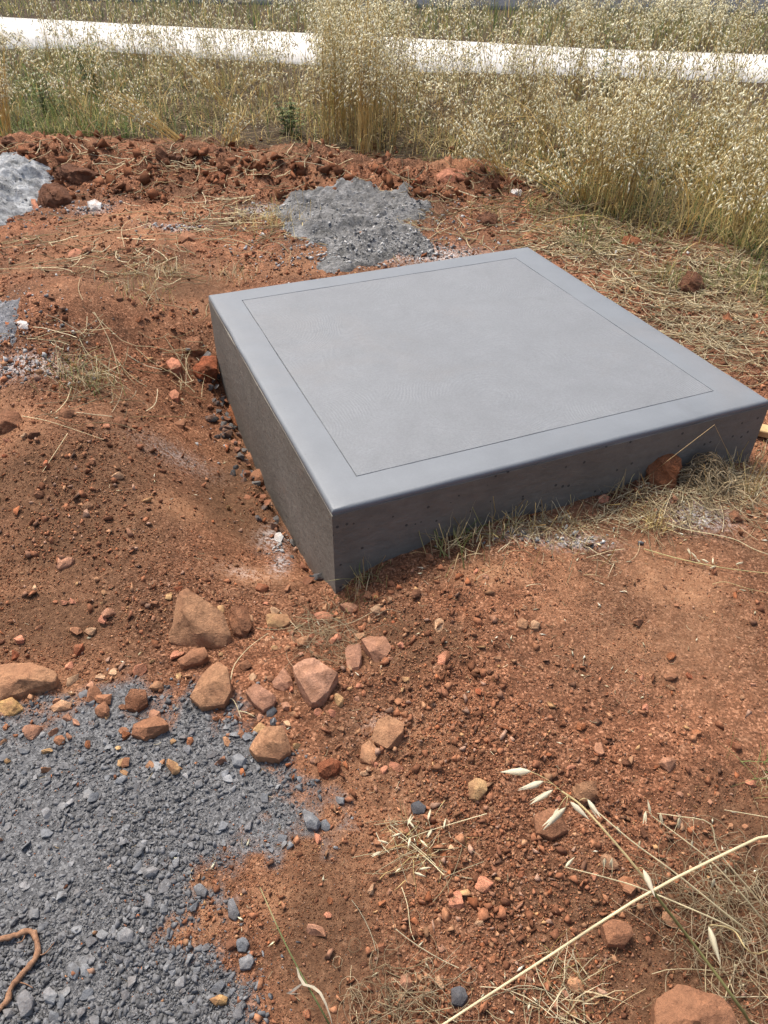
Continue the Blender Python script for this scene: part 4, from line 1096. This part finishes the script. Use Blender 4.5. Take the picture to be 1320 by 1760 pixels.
r = np.random.default_rng(42)
G = Geo()
def verge(b): return b[(b[:, 1] > np.interp(b[:, 0], ROAD_FAR[:, 0], ROAD_FAR[:, 1])) & (b[:, 1] < np.interp(b[:, 0], ASPH[:, 0], ASPH[:, 1]) - 0.1)]
b = verge(clumped(1300, r, (-250, 1600), (10, 92), 8, 0.2, False))
oats(G, b, r.uniform(0.4, 0.95, len(b)), r, 22, 0.25, 0.3, 0.0026, 0.058, 0.0085, leaves=0.3)
b = verge(off_road(px_points(8000, r, (-250, 1600), (5, 92), False)))
tuft_blades(G, b, r.uniform(0.2, 0.6, len(b)), r, np.concatenate([GREEN, GREEN, STRAW[1:2], STRAW[4:]]), 0.006, 0.8)
tag(G.build('verge_grass'), 'green and straw coloured grass on the verge beyond the pale road', 'grass', kind='stuff')

r = np.random.default_rng(43)
G = Geo()
b = clumped(8500, r, (-250, 1600), (84, 480), 22, 0.16)
tuft_blades(G, b, r.uniform(0.10, 0.38, len(b)), r, np.concatenate([GREEN, GREEN[1:3], STRAW, STRAW, DRY0]), 0.0036, 1.0)
b = off_road(gp(r.normal(110, 120, 4600), np.minimum(r.uniform(86, 245, 4600), 236)))
tuft_blades(G, b, r.uniform(0.1, 0.34, len(b)), r, np.concatenate([GREEN, GREEN, STRAW[1:2]]), 0.0042, 1.0)
b = clumped(2600, r, (880, 1500), (250, 450), 20, 0.12)
tuft_blades(G, b, r.uniform(0.12, 0.36, len(b)), r, np.concatenate([GREEN, STRAW[:2], DRY0]), 0.0034, 1.0)
b = clumped(2200, r, (60, 830), (120, 270), 24, 0.12)
tuft_blades(G, b, r.uniform(0.1, 0.35, len(b)), r, np.concatenate([DRY0, STRAW, GREEN[2:]]), 0.0036, 1.2)
# thin edge of the grass spilling over the straw
U = r.uniform(900, 1560, 2600); V = np.interp(U, EDGE_PX[:, 0], EDGE_PX[:, 1]) + np.abs(r.normal(0, 34, 2600)); b = gp(U, V)
b = b[~in_slab(b[:, 0], b[:, 1], 0.12)]; b = b[r.random(len(b)) < np.clip(0.45 + 2 * fbm(b[:, 0], b[:, 1], 2.6, 3, 99), 0.05, 1)]
tuft_blades(G, b, r.uniform(0.06, 0.2, len(b)), r, np.concatenate([GREEN, GREEN[1:3], DRY0, STRAW[:2]]), 0.003, 1.2)
b = clumped(2400, r, (820, 1560), (200, 440), 34, 0.15)
tuft_blades(G, b, r.uniform(0.15, 0.42, len(b)), r, np.concatenate([GREEN[1:], STRAW, STRAW]), 0.0036, 0.9)
tag(G.build('green_undergrowth'), 'low green and brown blades under the tall dry grass', 'grass', kind='stuff')

# straw litter lying on the ground
r = np.random.default_rng(44)
G = Geo()
LIT = np.array([(0.62, 0.53, 0.34), (0.50, 0.41, 0.25), (0.34, 0.26, 0.15), (0.70, 0.62, 0.43), (0.42, 0.34, 0.20)])
def litter(n, cu, cv, su, sv, L=(0.05, 0.28), w=0.0011, pal=LIT, lift=0.012, seeds=0.3):
    U = r.normal(cu, su, n); V = r.normal(cv, sv, n); P = gp(U, V); P = P[~in_slab(P[:, 0], P[:, 1], 0.03)]
    n = len(P); k = 6; t = np.linspace(-0.5, 0.5, k); az = r.uniform(0, 6.28, n); ln = r.uniform(*L, n)
    bend = r.normal(0, 0.35, n)
    x = P[:, 0:1] + ln[:, None] * (np.cos(az)[:, None] * t - np.sin(az)[:, None] * bend[:, None] * t ** 2)
    y = P[:, 1:2] + ln[:, None] * (np.sin(az)[:, None] * t + np.cos(az)[:, None] * bend[:, None] * t ** 2)
    ok = ~in_slab(x, y, 0.008).any(1)
    x, y, ln = x[ok], y[ok], ln[ok]; n = len(x)
    z = height(x, y).max(1, keepdims=True) * 0.5 + height(x, y) * 0.5 + 0.002 + np.abs(r.normal(0, lift, (n, 1))) * (0.3 + np.abs(t) * 1.5)
    p = np.stack([x, y, z], -1)
    G.tubes(p, np.full((n, k), w) * np.clip(y.mean(1, keepdims=True) / 2.2, 1, 2.2) * r.uniform(0.7, 1.5, (n, 1)), pick(pal, n, r, 0.7, 1.25))
    m = int(n * seeds)
    if m:
        o = r.integers(0, n, m); q = p[o, r.integers(0, k, m)] + r.normal(0, 0.02, (m, 3)) * np.array([1, 1, 0])
        q[:, 2] = height(q[:, 0], q[:, 1]) + 0.004
        d = r.normal(size=(m, 3)); d[:, 2] *= 0.15
        q = q[~in_slab(q[:, 0], q[:, 1], 0.03)]; d = d[:len(q)]
        G.seeds(q, d, r.uniform(0.014, 0.026, len(q)), r.uniform(0.0018, 0.0032, len(q)), pick(HUSK, len(q), r))
for a in [(560, 1130, 490, 90, 60), (480, 1240, 570, 70, 50), (400, 1020, 415, 60, 25), (300, 1290, 470, 60, 30), (120, 430, 385, 60, 30), (80, 340, 360, 60, 30), (60, 230, 450, 50, 25), (70, 150, 640, 50, 45), (40, 330, 640, 50, 40), (140, 320, 275, 220, 14), (60, 250, 300, 150, 20),
          (60, 720, 370, 60, 25), (60, 860, 390, 60, 20), (45, 150, 440, 80, 30), (25, 60, 420, 40, 20)]:
    litter(*a)
for a in [(190, 900, 905, 80, 14), (300, 1160, 865, 85, 25), (200, 1250, 835, 50, 18), (30, 1120, 910, 60, 25), (14, 540, 1085, 30, 16), (26, 720, 1460, 40, 30), (40, 1250, 1600, 50, 60), (18, 700, 1700, 40, 50), (30, 960, 1720, 60, 30), (16, 300, 420, 200, 40)]:
    litter(*a, L=(0.03, 0.16), w=0.0008, lift=0.008)
for a in [(700, 300, 190, 260, 35), (700, 760, 210, 160, 40), (700, 1100, 300, 180, 60), (400, 650, 160, 400, 25)]:
    litter(*a, L=(0.08, 0.35), w=0.0013, pal=np.concatenate([LIT[1:3], LIT[4:], DRY0[:3]]), lift=0.05, seeds=0.4)
litter(260, 1050, 1000, 260, 130, (0.008, 0.02), 0.0005, LIT, 0.002, 0.12)
litter(500, 600, 900, 450, 420, (0.008, 0.025), 0.0005, LIT, 0.002, 0.2)
tag(G.build('straw_litter'), 'dry straw and oat husks lying loose on the soil', 'straw', kind='stuff')

# ------------------------------------------------------------------ single stalks, tufts and mats
def smooth_path(P, k=14):
    P = np.asarray(P, float); m = len(P); t = np.linspace(0, m - 1, k); out = []
    for x in t:
        i = min(int(x), m - 2); f = x - i
        p0, p1, p2, p3 = P[max(i - 1, 0)], P[i], P[i + 1], P[min(i + 2, m - 1)]
        out.append(0.5 * ((2 * p1) + (p2 - p0) * f + (2 * p0 - 5 * p1 + 4 * p2 - p3) * f * f + (3 * p1 - p0 - 3 * p2 + p3) * f ** 3))
    return np.array(out)

def at(u, v, dist):
    d = rays(u, v); return CAM + d * dist

def stalk(name, label, pts, rad, col, seeds=(), cat='grass stalk', seedcol=(0.72, 0.66, 0.48), seedlen=0.026, leaves=(), k=18, group=None, straight=False):
    """pts: 3-D points from base to tip; seeds: (3-D point, direction) of hanging husks with their own little stalks"""
    root = empty(name, tuple(pts[0])); tag(root, label, cat, group)
    org = np.asarray(pts[0], float); p = (np.asarray(pts, float) if straight else smooth_path(pts, k)) - org
    g = Geo(); n = len(p)
    g.tubes(p[None], np.linspace(rad, rad * 0.55, n)[None], np.array([col]) if np.ndim(col) == 1 else np.array(col)[None], 6)
    g.build('stem', root, smooth=True)
    for q, d, *ln in seeds:
        q = np.asarray(q, float) - org; d = np.asarray(d, float)
        i = np.argmin(np.linalg.norm(p - q, axis=1)); g = Geo(); L = ln[0] if ln else seedlen
        g.tubes(smooth_path([p[i], (p[i] + q) / 2 + np.array([0, 0, 0.004]), q], 5)[None], np.full((1, 5), max(0.0004, rad * 0.22)), np.array([col]) if np.ndim(col) == 1 else np.array([col[-1]]), 4)
        sc = np.array([seedcol]) * rng.uniform(0.9, 1.1)
        g.seeds(q[None], d[None], np.array([L]), np.array([L * 0.13]), sc, True)
        g.seeds(q[None], (d / np.linalg.norm(d) + rng.normal(0, 0.09, 3))[None], np.array([L * 0.95]), np.array([L * 0.09]), sc * 1.05, True)
        g.build('spikelet', root, smooth=True)
    for pl, w, c in leaves:
        g = Geo(); pl = smooth_path(np.asarray(pl, float), 8) - org
        g.blades(pl[None], np.array([[.4, .9, 1, 1, .9, .7, .4, .05]]) * w, np.array([c]), np.cross(pl[-1] - pl[0], [0.2, 0.3, 1.0])[None]); g.build('leaf', root)
    return root

def ground_at(x, y): return np.array([x, y, float(height(np.array([x]), np.array([y]))[0]) - 0.01])
STR = (0.62, 0.51, 0.27); PAL = (0.76, 0.67, 0.44); OLV = (0.27, 0.25, 0.10)
# the thick pale straw across the lower right: rooted off to the right, close to the lens
stalk('oat_stalk', 'thick pale straw stalk slanting over the soil past the dark slate chip', [ground_at(1.15, 1.35), at(1400, 1392, 1.06), at(1320, 1432, 1.0), at(1122, 1530, 0.92), at(930, 1652, 0.9), at(760, 1762, 0.9), at(640, 1840, 0.9)], 0.0019, PAL)
B0 = ground_at(0.70, 0.40)
p = [B0, at(1300, 1775, 0.95), at(1205, 1640, 0.86), at(1128, 1540, 0.80), at(1100, 1500, 0.78), at(1050, 1440, 0.77), at(1000, 1385, 0.77), at(965, 1360, 0.77)]
sd = []
for (u0, v0, u1, v1) in [(980, 1378, 1012, 1408), (1010, 1374, 1032, 1405), (972, 1388, 935, 1425), (950, 1358, 912, 1382), (934, 1343, 892, 1358), (912, 1326, 862, 1327), (1106, 1495, 1125, 1540), (960, 1389, 948, 1408)]:
    a, b_ = at(u0, v0, 0.77), at(u1, v1, 0.77); sd.append((a, b_ - a, np.linalg.norm(b_ - a) * 1.05))
stalk('oat_stalk', 'olive oat stalk bending over the soil with pale husks at its tip', p, 0.0017, [OLV] * 9 + [STR] * 9, sd, seedcol=(0.72, 0.66, 0.50))
T0 = g1(1285, 1610) - np.array([0, 0, 0.01])
def low(u, v, up): return flat(np.array([u]), np.array([v]), up + 0.02)[0]
p = [T0, low(1250, 1590, .07), low(1110, 1530, .14), low(1040, 1508, .17), low(970, 1490, .19)]
stalk('oat_stalk', 'thin yellow oat stalk reaching over the rounded brown stone', p, 0.0019, PAL, [(low(972, 1490, .19), (0.3, 0.25, 0.1)), (low(1040, 1475, .19), (0.0, -0.3, -1)), (low(1052, 1475, .19), (0.05, -0.3, -1))])
p = [T0 + np.array([.02, .01, 0]), low(1262, 1582, .06), low(1160, 1500, .16), low(1085, 1445, .20), low(1012, 1382, .22)]
stalk('oat_stalk', 'pale oat stalk running up towards the orange brown clod', p, 0.0021, PAL, [(low(1100, 1445, .2), (0.0, -.2, -1)), (low(1060, 1420, .2), (0.3, -.2, -.6))])
p = [T0 + np.array([.05, .02, 0]), low(1310, 1580, .05), low(1260, 1520, .13), low(1210, 1470, .18), low(1120, 1402, .22)]
stalk('oat_stalk', 'fine oat stalk with small husks above the tangled roots', p, 0.0018, PAL, [(low(1118, 1398, .22), (-.1, .5, .4)), (low(1110, 1394, .22), (-.2, -.5, -.3)), (low(1168, 1405, .22), (.0, -.4, -1)), (low(1135, 1397, .2), (.1, -.4, -.6))])
p = [T0 + np.array([.06, .05, 0]), low(1298, 1540, .10), low(1236, 1465, .18), low(1220, 1415, .22), low(1165, 1403, .24), low(1130, 1398, .25)]
stalk('oat_stalk', 'kinked dry oat stalk leaning left from the tangled roots', p, 0.0016, PAL, [(low(1205, 1480, .15), (0, -.3, -1)), (low(1190, 1445, .2), (.1, -.2, -1)), (low(1228, 1510, .1), (0, -.3, -1))])
p = [g1(1400, 1420) - np.array([0, 0, .01]), low(1345, 1412, .06), low(1320, 1405, .09), low(1245, 1392, .12)]
stalk('oat_stalk', 'short straw entering above the tangled roots', p, 0.0016, PAL)
p = [at(1280, 1390, 0), ]
stalk('oat_stalk', 'single husk stalk hanging over the dark soil by the big bedded rock', [ground_at(0.80, 0.62), at(1300, 1640, .92), at(1262, 1600, .88), at(1228, 1590, .86), at(1218, 1592, .86)], 0.0009, STR, [(at(1218, 1592, .86), at(1232, 1638, .86) - at(1218, 1592, .86), 0.031)])
# green blade stem at the bottom
stalk('green_grass_stalk', 'green grass stem leaning across bare soil beside the gravel', [g1(575, 1775) - np.array([0, 0, .01]), low(548, 1728, .03), low(510, 1660, .06), low(480, 1600, .08), low(447, 1525, .09)], 0.0019, [(0.22, 0.25, 0.10)] * 14 + [(0.45, 0.40, 0.2)] * 4,
      leaves=[([low(510, 1662, .06), low(520, 1690, .055), low(545, 1700, .05), low(562, 1730, .04), low(572, 1765, .02)], 0.003, (0.62, 0.56, 0.42)), ([low(520, 1690, .055), low(500, 1705, .04), low(495, 1708, .03), low(516, 1708, .02)], 0.003, (0.66, 0.60, 0.48))])
# straws lying on the mound
def ground_line(pts, up=0.012):
    out = []
    for (u, v) in pts:
        q = g1(u, v); q[2] += up; out.append(q)
    return out
stalk('straw', 'long bright straw lying on the mound from a pale root crown', ground_line([(1140, 902), (1180, 915), (1255, 930), (1300, 950), (1370, 972)]), 0.0019, PAL, cat='straw')
stalk('straw', 'doubled straw with white husks lying across the red mound', ground_line([(1105, 950), (1160, 963), (1220, 978), (1280, 986), (1370, 995)]), 0.0018, (0.66, 0.58, 0.30), [(q, d) for q, d in zip(ground_line([(1185, 960), (1195, 966), (1203, 968), (1222, 976), (1228, 980), (1262, 977)], .016), [(-.1, .6, .3), (-.3, .6, .1), (.3, -.4, .1), (.2, .6, .1), (-.5, -.2, 0), (.8, .3, .1)])], cat='straw')
stalk('straw', 'thin curved straw low on the mound', ground_line([(1222, 1010), (1245, 1006), (1290, 1018), (1370, 1030)]), 0.0011, STR, cat='straw')
stalk('straw', 'bent straw propped over the rust clod before the slab', [*ground_line([(1105, 832)]), *[low(u, v, z) for u, v, z in [(1150, 790, .20), (1228, 730, .28)]], *[low(u, v, z) for u, v, z in [(1245, 765, .2), (1264, 800, .1)]], g1(1268, 812)], 0.0012, (0.5, 0.37, 0.2), straight=True, cat='straw')
for lab, pts in [('straight pale straw on the bank below the dry tuft', [(118, 752), (98, 782), (76, 820)]), ('long fine straw lying below the dry tuft', [(40, 722), (90, 733), (180, 762)]),
                 ('long straw curving along the trench bank to the dark red clod', [(160, 540), (215, 588), (270, 600), (318, 618), (324, 638)]), ('stiff straw standing on the trench bank', [(163, 540), (190, 590), (205, 645)]),
                 ('zigzag straw beside the cement dust patch', [(150, 545), (148, 568), (137, 583), (152, 610), (172, 622)]), ('long straw pointing at white husks on the left soil', [(-40, 472), (60, 467), (115, 460), (155, 464)]),
                 ('forked straw beside the straw heap on bare soil', [(215, 430), (212, 395), (245, 370)]), ('curved straw reaching the half buried rock by the gravel', [(398, 1178), (405, 1150), (430, 1118), (462, 1095)]),
                 ('two part pale straw by the gravel edge', [(382, 1205), (402, 1208), (415, 1238)]), ('pale straw lying on dark stones at the gravel edge', [(412, 1226), (425, 1230), (438, 1236)])]:
    stalk('straw', lab, ground_line(pts, 0.014), 0.0014, PAL, k=10, cat='straw')
stalk('oat_stalk', 'fallen oat stalk with a cluster of white husks on gravelly soil', ground_line([(835, 1408), (775, 1425), (730, 1436), (690, 1452)], .014), 0.0013, PAL, [(q, d) for q, d in zip(ground_line([(735, 1418), (742, 1432), (765, 1416), (712, 1430), (700, 1425), (690, 1440), (722, 1450), (705, 1448)], .018), [(.2, .8, .1), (-.3, -.6, .1), (-.2, -.9, .1), (-.4, .5, .1), (.3, .7, .2), (-.6, -.2, 0), (.5, -.6, .1), (-.2, -.8, .1)])])
stalk('oat_stalk', 'second fallen oat stalk crossing the husk cluster on gravelly soil', ground_line([(762, 1512), (735, 1485), (700, 1455), (668, 1430)], .016), 0.0013, PAL, [(q, d) for q, d in zip(ground_line([(720, 1500), (712, 1506), (668, 1455), (655, 1470)], .016), [(.8, .1, .1), (.7, -.3, .1), (-.8, .2, .1), (-.6, -.3, .1)])])
stalk('straw', 'thin pale straws trailing down from the fallen oat husks', ground_line([(690, 1530), (700, 1560), (705, 1600), (712, 1620)], .012), 0.0010, PAL, cat='straw')
# tall single stalks among the far grass
def upright(label, u, v, tip, rad=0.0021, n=14, seedr=7, col=STR, droop=0):
    b = g1(u, v); d = np.linalg.norm(b[:2]); tipd = rays(*tip); t = b[1] / tipd[1] if droop == 0 else (b[1] + droop) / tipd[1]
    e = CAM + tipd * t; r = np.random.default_rng(seedr)
    mid = (b + e) / 2 + r.normal(0, 0.015, 3)
    sd = [(e + (b - e) * f + r.normal(0, 0.03, 3), (r.normal() * .5, r.normal() * .5, -1)) for f in r.uniform(0, 0.3, n)]
    stalk('oat_stalk', label, [b - np.array([0, 0, 0.02]), mid, e], rad, col, sd, group=None, k=9)
upright('single straight tall oat stalk rising before the pale road', 408, 236, (409, -30), 0.0024)
upright('curved dry stalk arching left before the dense oats', 1156, 380, (1212, 238), 0.0022, 8, 3)
upright('slanting stalk crossing in front of dense oats at the grass edge', 1312, 410, (1205, 270), 0.002, 8, 4)
upright('short leaning stalk at the edge of the dense oats', 1125, 370, (1088, 308), 0.0022, 4, 5)
upright('stiff stalk standing at the right grass edge', 1262, 440, (1285, 160), 0.002, 10, 6)
def sheaf(label, u, v, tip, spread, n, seed, seeds=6):
    r = np.random.default_rng(seed); b = g1(u, v); td = rays(*tip); e = CAM + td * (b[1] / td[1]); root = empty('oat_clump', tuple(b)); tag(root, label, 'grass clump')
    for i in range(n):
        bb = r.normal(0, 0.03, 3) * np.array([1, 1, 0]) - np.array([0, 0, .02]); ee = (e - b) * r.uniform(0.7, 1.1) + r.normal(0, spread, 3) * np.array([1, .6, .6])
        md = (bb + ee) / 2 + np.array([0, 0, r.uniform(0, .05)])
        g = Geo(); p = smooth_path([bb, md, ee], 8); g.tubes(p[None], np.linspace(.0032, .0018, 8)[None], pick(STRAW[:3], 1, r, 1.0, 1.2), 4); g.build('stem', root)
        g = Geo(); m = seeds * 3; f = r.uniform(0.6, 1, m); q = p[np.minimum((f * 7).astype(int), 7)] + r.normal(0, 0.03, (m, 3)); dd = r.normal(0, .5, (m, 3)); dd[:, 2] = -1
        g.seeds(q, dd, r.uniform(.03, .045, m), r.uniform(.0045, .006, m), pick(HUSK, m, r)); g.build('panicle', root)
sheaf('sheaf of yellow stalks leaning left over the spoil ridge', 316, 246, (175, 148), .07, 16, 1)
sheaf('sheaf of yellow stalks slanting left across the pale road', 402, 196, (285, 62), .05, 12, 2)
sheaf('fan of bright broken straw at the grass foot behind straight stalk', 392, 250, (395, 170), .16, 16, 3, 3)
sheaf('tan clump of dry stalks at the far left grass edge', 12, 238, (-10, 90), .08, 18, 4)
sheaf('upright pale clump of oats before the pale road', 628, 262, (622, 20), .07, 20, 5, 10)
sheaf('spreading clump of leaning oats over the spoil ridge corner', 860, 310, (800, 215), .12, 18, 6, 8)
sheaf('fan of straw stalks bowing over the bare soil edge', 1010, 350, (940, 260), .13, 16, 8, 6)

def tuft(name, label, u, v, R, n, L, pal, width=0.0016, seed=1, mat_like=False, cat='grass tuft', lift=0.0):
    r = np.random.default_rng(seed); c = g1(u, v); root = empty(name, tuple(c)); tag(root, label, cat)
    g = Geo()
    xy = c[:2] + r.normal(0, R, (n, 2)); ok = ~in_slab(xy[:, 0], xy[:, 1], 0.012); xy = xy[ok]
    b = np.stack([xy[:, 0], xy[:, 1], height(xy[:, 0], xy[:, 1])], -1) - c; n = len(b)
    if mat_like:
        k = 9; az = r.uniform(0, 6.28, n); cur = r.normal(0, 3.0, n); ln = r.uniform(*L, n); t = np.linspace(0, 1, k)
        ang = az[:, None] + cur[:, None] * t; st = ln[:, None] / k
        x = b[:, 0:1] + np.cumsum(np.cos(ang) * st, 1); y = b[:, 1:2] + np.cumsum(np.sin(ang) * st, 1)
        bad = in_slab(x + c[0], y + c[1], 0.006).any(1); x, y, ln, n = x[~bad], y[~bad], ln[~bad], int((~bad).sum())
        z = height(x + c[0], y + c[1]) - c[2] + 0.002 + lift * np.exp(-((x ** 2 + y ** 2) / (R * 1.3) ** 2)) * r.uniform(0, 1, (n, 1)) + 0.25 * ln[:, None] * r.uniform(0, 1, (n, 1)) * np.sin(t * math.pi)
        g.tubes(np.stack([x, y, z], -1), np.full((n, k), width * 0.5), pick(pal, n, r))
        g.build('fibres', root)
    else:
        tuft_blades(g, b, r.uniform(*L, n), r, pal, width, 1.0, 6); g.build('blades', root)
        g = Geo(); kk = max(4, n // 5); q = b[r.integers(0, n, kk)]; q2 = q + r.normal(0, .02, (kk, 3)); q2[:, 2] = q[:, 2] - .01; top = q2 + r.normal(0, .4, (kk, 3)) * L[1] * .6; top[:, 2] = q2[:, 2] + r.uniform(.3, .9, kk) * L[1]
        g.tubes(np.stack([q2, (q2 + top) / 2 + r.normal(0, .01, (kk, 3)), top], 1), np.full((kk, 3), width * .5), pick(STRAW, kk, r)); g.build('stalks', root)
    return root
DRY = np.array([(0.58, 0.48, 0.29), (0.46, 0.37, 0.22), (0.66, 0.57, 0.38), (0.34, 0.25, 0.14)]); FIB = np.array([(0.40, 0.31, 0.19), (0.30, 0.22, 0.13), (0.50, 0.41, 0.27)])
MIXG = np.concatenate([DRY, GREEN[1:3], GREEN[4:]])
tuft('grass_tuft', 'small green tuft at the slab corner', 622, 1000, .035, 60, (.05, .13), np.concatenate([GREEN[1:], DRY[:2]]), .0016, 1)
tuft('grass_tuft', 'low green sprig just in front of the slab corner', 590, 1022, .03, 40, (.02, .06), GREEN, .0014, 2)
tuft('grass_tuft', 'arching green and straw tuft against the dark slab face', 785, 918, .06, 170, (.07, .18), MIXG, .0024, 3)
tuft('grass_tuft', 'dry tuft strung along the slab face by white cement stains', 930, 892, .11, 260, (.05, .13), DRY, .0022, 4)
tuft('grass_tuft', 'dry tuft at the slab face left of the rust clod', 1065, 832, .06, 120, (.06, .15), DRY, .0022, 5)
tuft('grass_tuft', 'pale dry tuft at the right slab corner', 1265, 822, .09, 240, (.05, .15), DRY, .0024, 6)
tuft('root_mat', 'ball of dry grey roots on the clod before the slab', 1208, 818, .055, 380, (.06, .15), FIB, .0026, 7, True, 'roots', .09)
tuft('root_mat', 'flat mat of fine dry roots among the brown rocks', 565, 1092, .045, 150, (.05, .14), FIB, .0012, 8, True, 'roots', .015)
tuft('root_mat', 'tangle of grey dry roots on dark soil at right', 1285, 1600, .07, 260, (.06, .2), FIB, .0013, 9, True, 'roots', .05)
tuft('root_mat', 'dry fibrous mat on the soil below the slate chip', 700, 1735, .06, 160, (.04, .12), FIB, .0011, 10, True, 'roots', .02)
tuft('grass_tuft', 'dry grass tuft with green heart on the left bank', 145, 655, .07, 110, (.08, .2), np.concatenate([DRY, GREEN[2:]]), .0018, 11)
tuft('grass_tuft', 'pale broken tuft on the bare soil left of the slab', 285, 470, .06, 70, (.06, .16), DRY, .002, 12)
tuft('grass_tuft', 'bright straw tuft beside the grey concrete heap', 462, 385, .11, 90, (.08, .24), STRAW, .0022, 13)
tuft('grass_tuft', 'grass tufts hanging at the top of the trench bank', 245, 505, .09, 90, (.06, .15), np.concatenate([DRY, GREEN[2:3]]), .002, 14)
tuft('grass_tuft', 'brown dry tuft at the back left slab corner', 395, 478, .06, 70, (.05, .14), DRY, .0018, 15)
tuft('grass_tuft', 'dry tuft growing over the dark clod behind the slab', 850, 372, .06, 80, (.06, .16), DRY, .0022, 16)
tuft('grass_tuft', 'bent dry tuft with curled straw near the big bedded rock', 1000, 1705, .025, 40, (.06, .13), DRY, .0016, 17)
tuft('grass_tuft', 'loose oat straw with white husks on the gravelly soil', 715, 1470, .045, 30, (.04, .1), STRAW, .0013, 18)
tuft('grass_tuft', 'pale root crown of a pulled plant on the mound', 1128, 903, .02, 40, (.04, .12), STRAW[:3], .0018, 19)
tuft('grass_tuft', 'short green and brown tuft in straw right of the slab', 1150, 480, .08, 130, (.06, .16), np.concatenate([GREEN, DRY]), .002, 20)
tuft('grass_tuft', 'small grass tuft at the right end of the dark soil', 1318, 1345, .03, 40, (.05, .12), MIXG, .0014, 21)

def weed(label, u, v, h, seed):
    r = np.random.default_rng(seed); b = g1(u, v); root = empty('green_weed', tuple(b)); tag(root, label, 'weed'); g = Geo(); l = Geo()
    n = 9; base = np.zeros((n, 3)) + r.normal(0, .04, (n, 3)) * np.array([1, 1, 0]); base[:, 2] = 0
    p = stem_curves(base - np.array([0, 0, .02]), h * r.uniform(.6, 1.1, n), r, .3, .1); g.tubes(p, np.full((n, 8), .003), pick(GREEN, n, r)); g.build('stems', root)
    m = 420; q = p[r.integers(0, n, m), r.integers(1, 8, m)]; az = r.uniform(0, 6.28, m); L = r.uniform(.03, .08, m); t = np.linspace(0, 1, 4)
    c = q[:, None, :] + np.stack([np.cos(az)[:, None] * t * L[:, None], np.sin(az)[:, None] * t * L[:, None], (.7 * t - .6 * t ** 2) * L[:, None]], -1)
    l.blades(c, np.array([[.3, 1, .8, .05]]) * .008 * np.ones((m, 1)), pick(GREEN[:4], m, r), np.stack([-np.sin(az), np.cos(az), np.zeros(m)], -1)); l.build('leaves', root)
weed('dark green weed among dry oats before the pale road', 1040, 165, .55, 1)
weed('green weed on the left before the pale road', 165, 160, .5, 2)
weed('leafy green weed at the left grass foot', 85, 200, .4, 3)
weed('green weed near the bare patch behind the ridge', 500, 232, .3, 4)

# ------------------------------------------------------------------ root and timber
pts = ground_line([(-60, 1625), (0, 1616), (22, 1612), (42, 1604), (58, 1604), (65, 1620), (66, 1645), (55, 1662), (38, 1680), (22, 1700), (12, 1725), (-5, 1742), (-40, 1775)], 0.012)
root = empty('dead_root', tuple(pts[0])); tag(root, 'bent brown root lying in a hook on the grey gravel', 'root')
p = smooth_path(pts, 44); p += np.random.default_rng(2).normal(0, .0009, p.shape)
g = Geo(); g.tubes((p - pts[0])[None], (0.0058 + 0.0015 * np.sin(np.arange(44) * 1.3) * np.random.default_rng(3).random(44))[None], np.array([(0.4, 0.2, 0.1)]), 8); g.build('main_root', root, M['root'], True)
for q in ([(66, 1645), (80, 1640), (95, 1622)], [(30, 1690), (45, 1693), (58, 1700)], [(45, 1604), (40, 1618), (30, 1622)]):
    g = Geo(); g.tubes((smooth_path(ground_line(q, .01), 8) - pts[0])[None], np.linspace(.0016, .0006, 8)[None], np.array([(0.4, 0.2, 0.1)]), 5); g.build('rootlet', root, M['root'], True)

def timber():
    c = slab_pt(1.72, 0.14); bm = bmesh.new(); bmesh.ops.create_cube(bm, size=1.0)
    bmesh.ops.scale(bm, vec=(0.34, 0.045, 0.03), verts=bm.verts[:]); bmesh.ops.bevel(bm, geom=bm.edges[:], offset=0.003, segments=1, affect='EDGES')
    me = bpy.data.meshes.new('timber_offcut'); bm.to_mesh(me); bm.free(); me.materials.append(M['wood'])
    o = bpy.data.objects.new('timber_offcut', me); C.objects.link(o)
    o.location = c; o.rotation_euler = (0.2, 0.0, math.radians(-22)); tag(o, 'pale timber offcut lying behind the right slab corner', 'timber')
def slab_pt(a, b):
    xy = N0 + EX * a + EY * b; z = float(height(xy[:1], xy[1:2])[0]); return (xy[0], xy[1], z + 0.03)
timber()
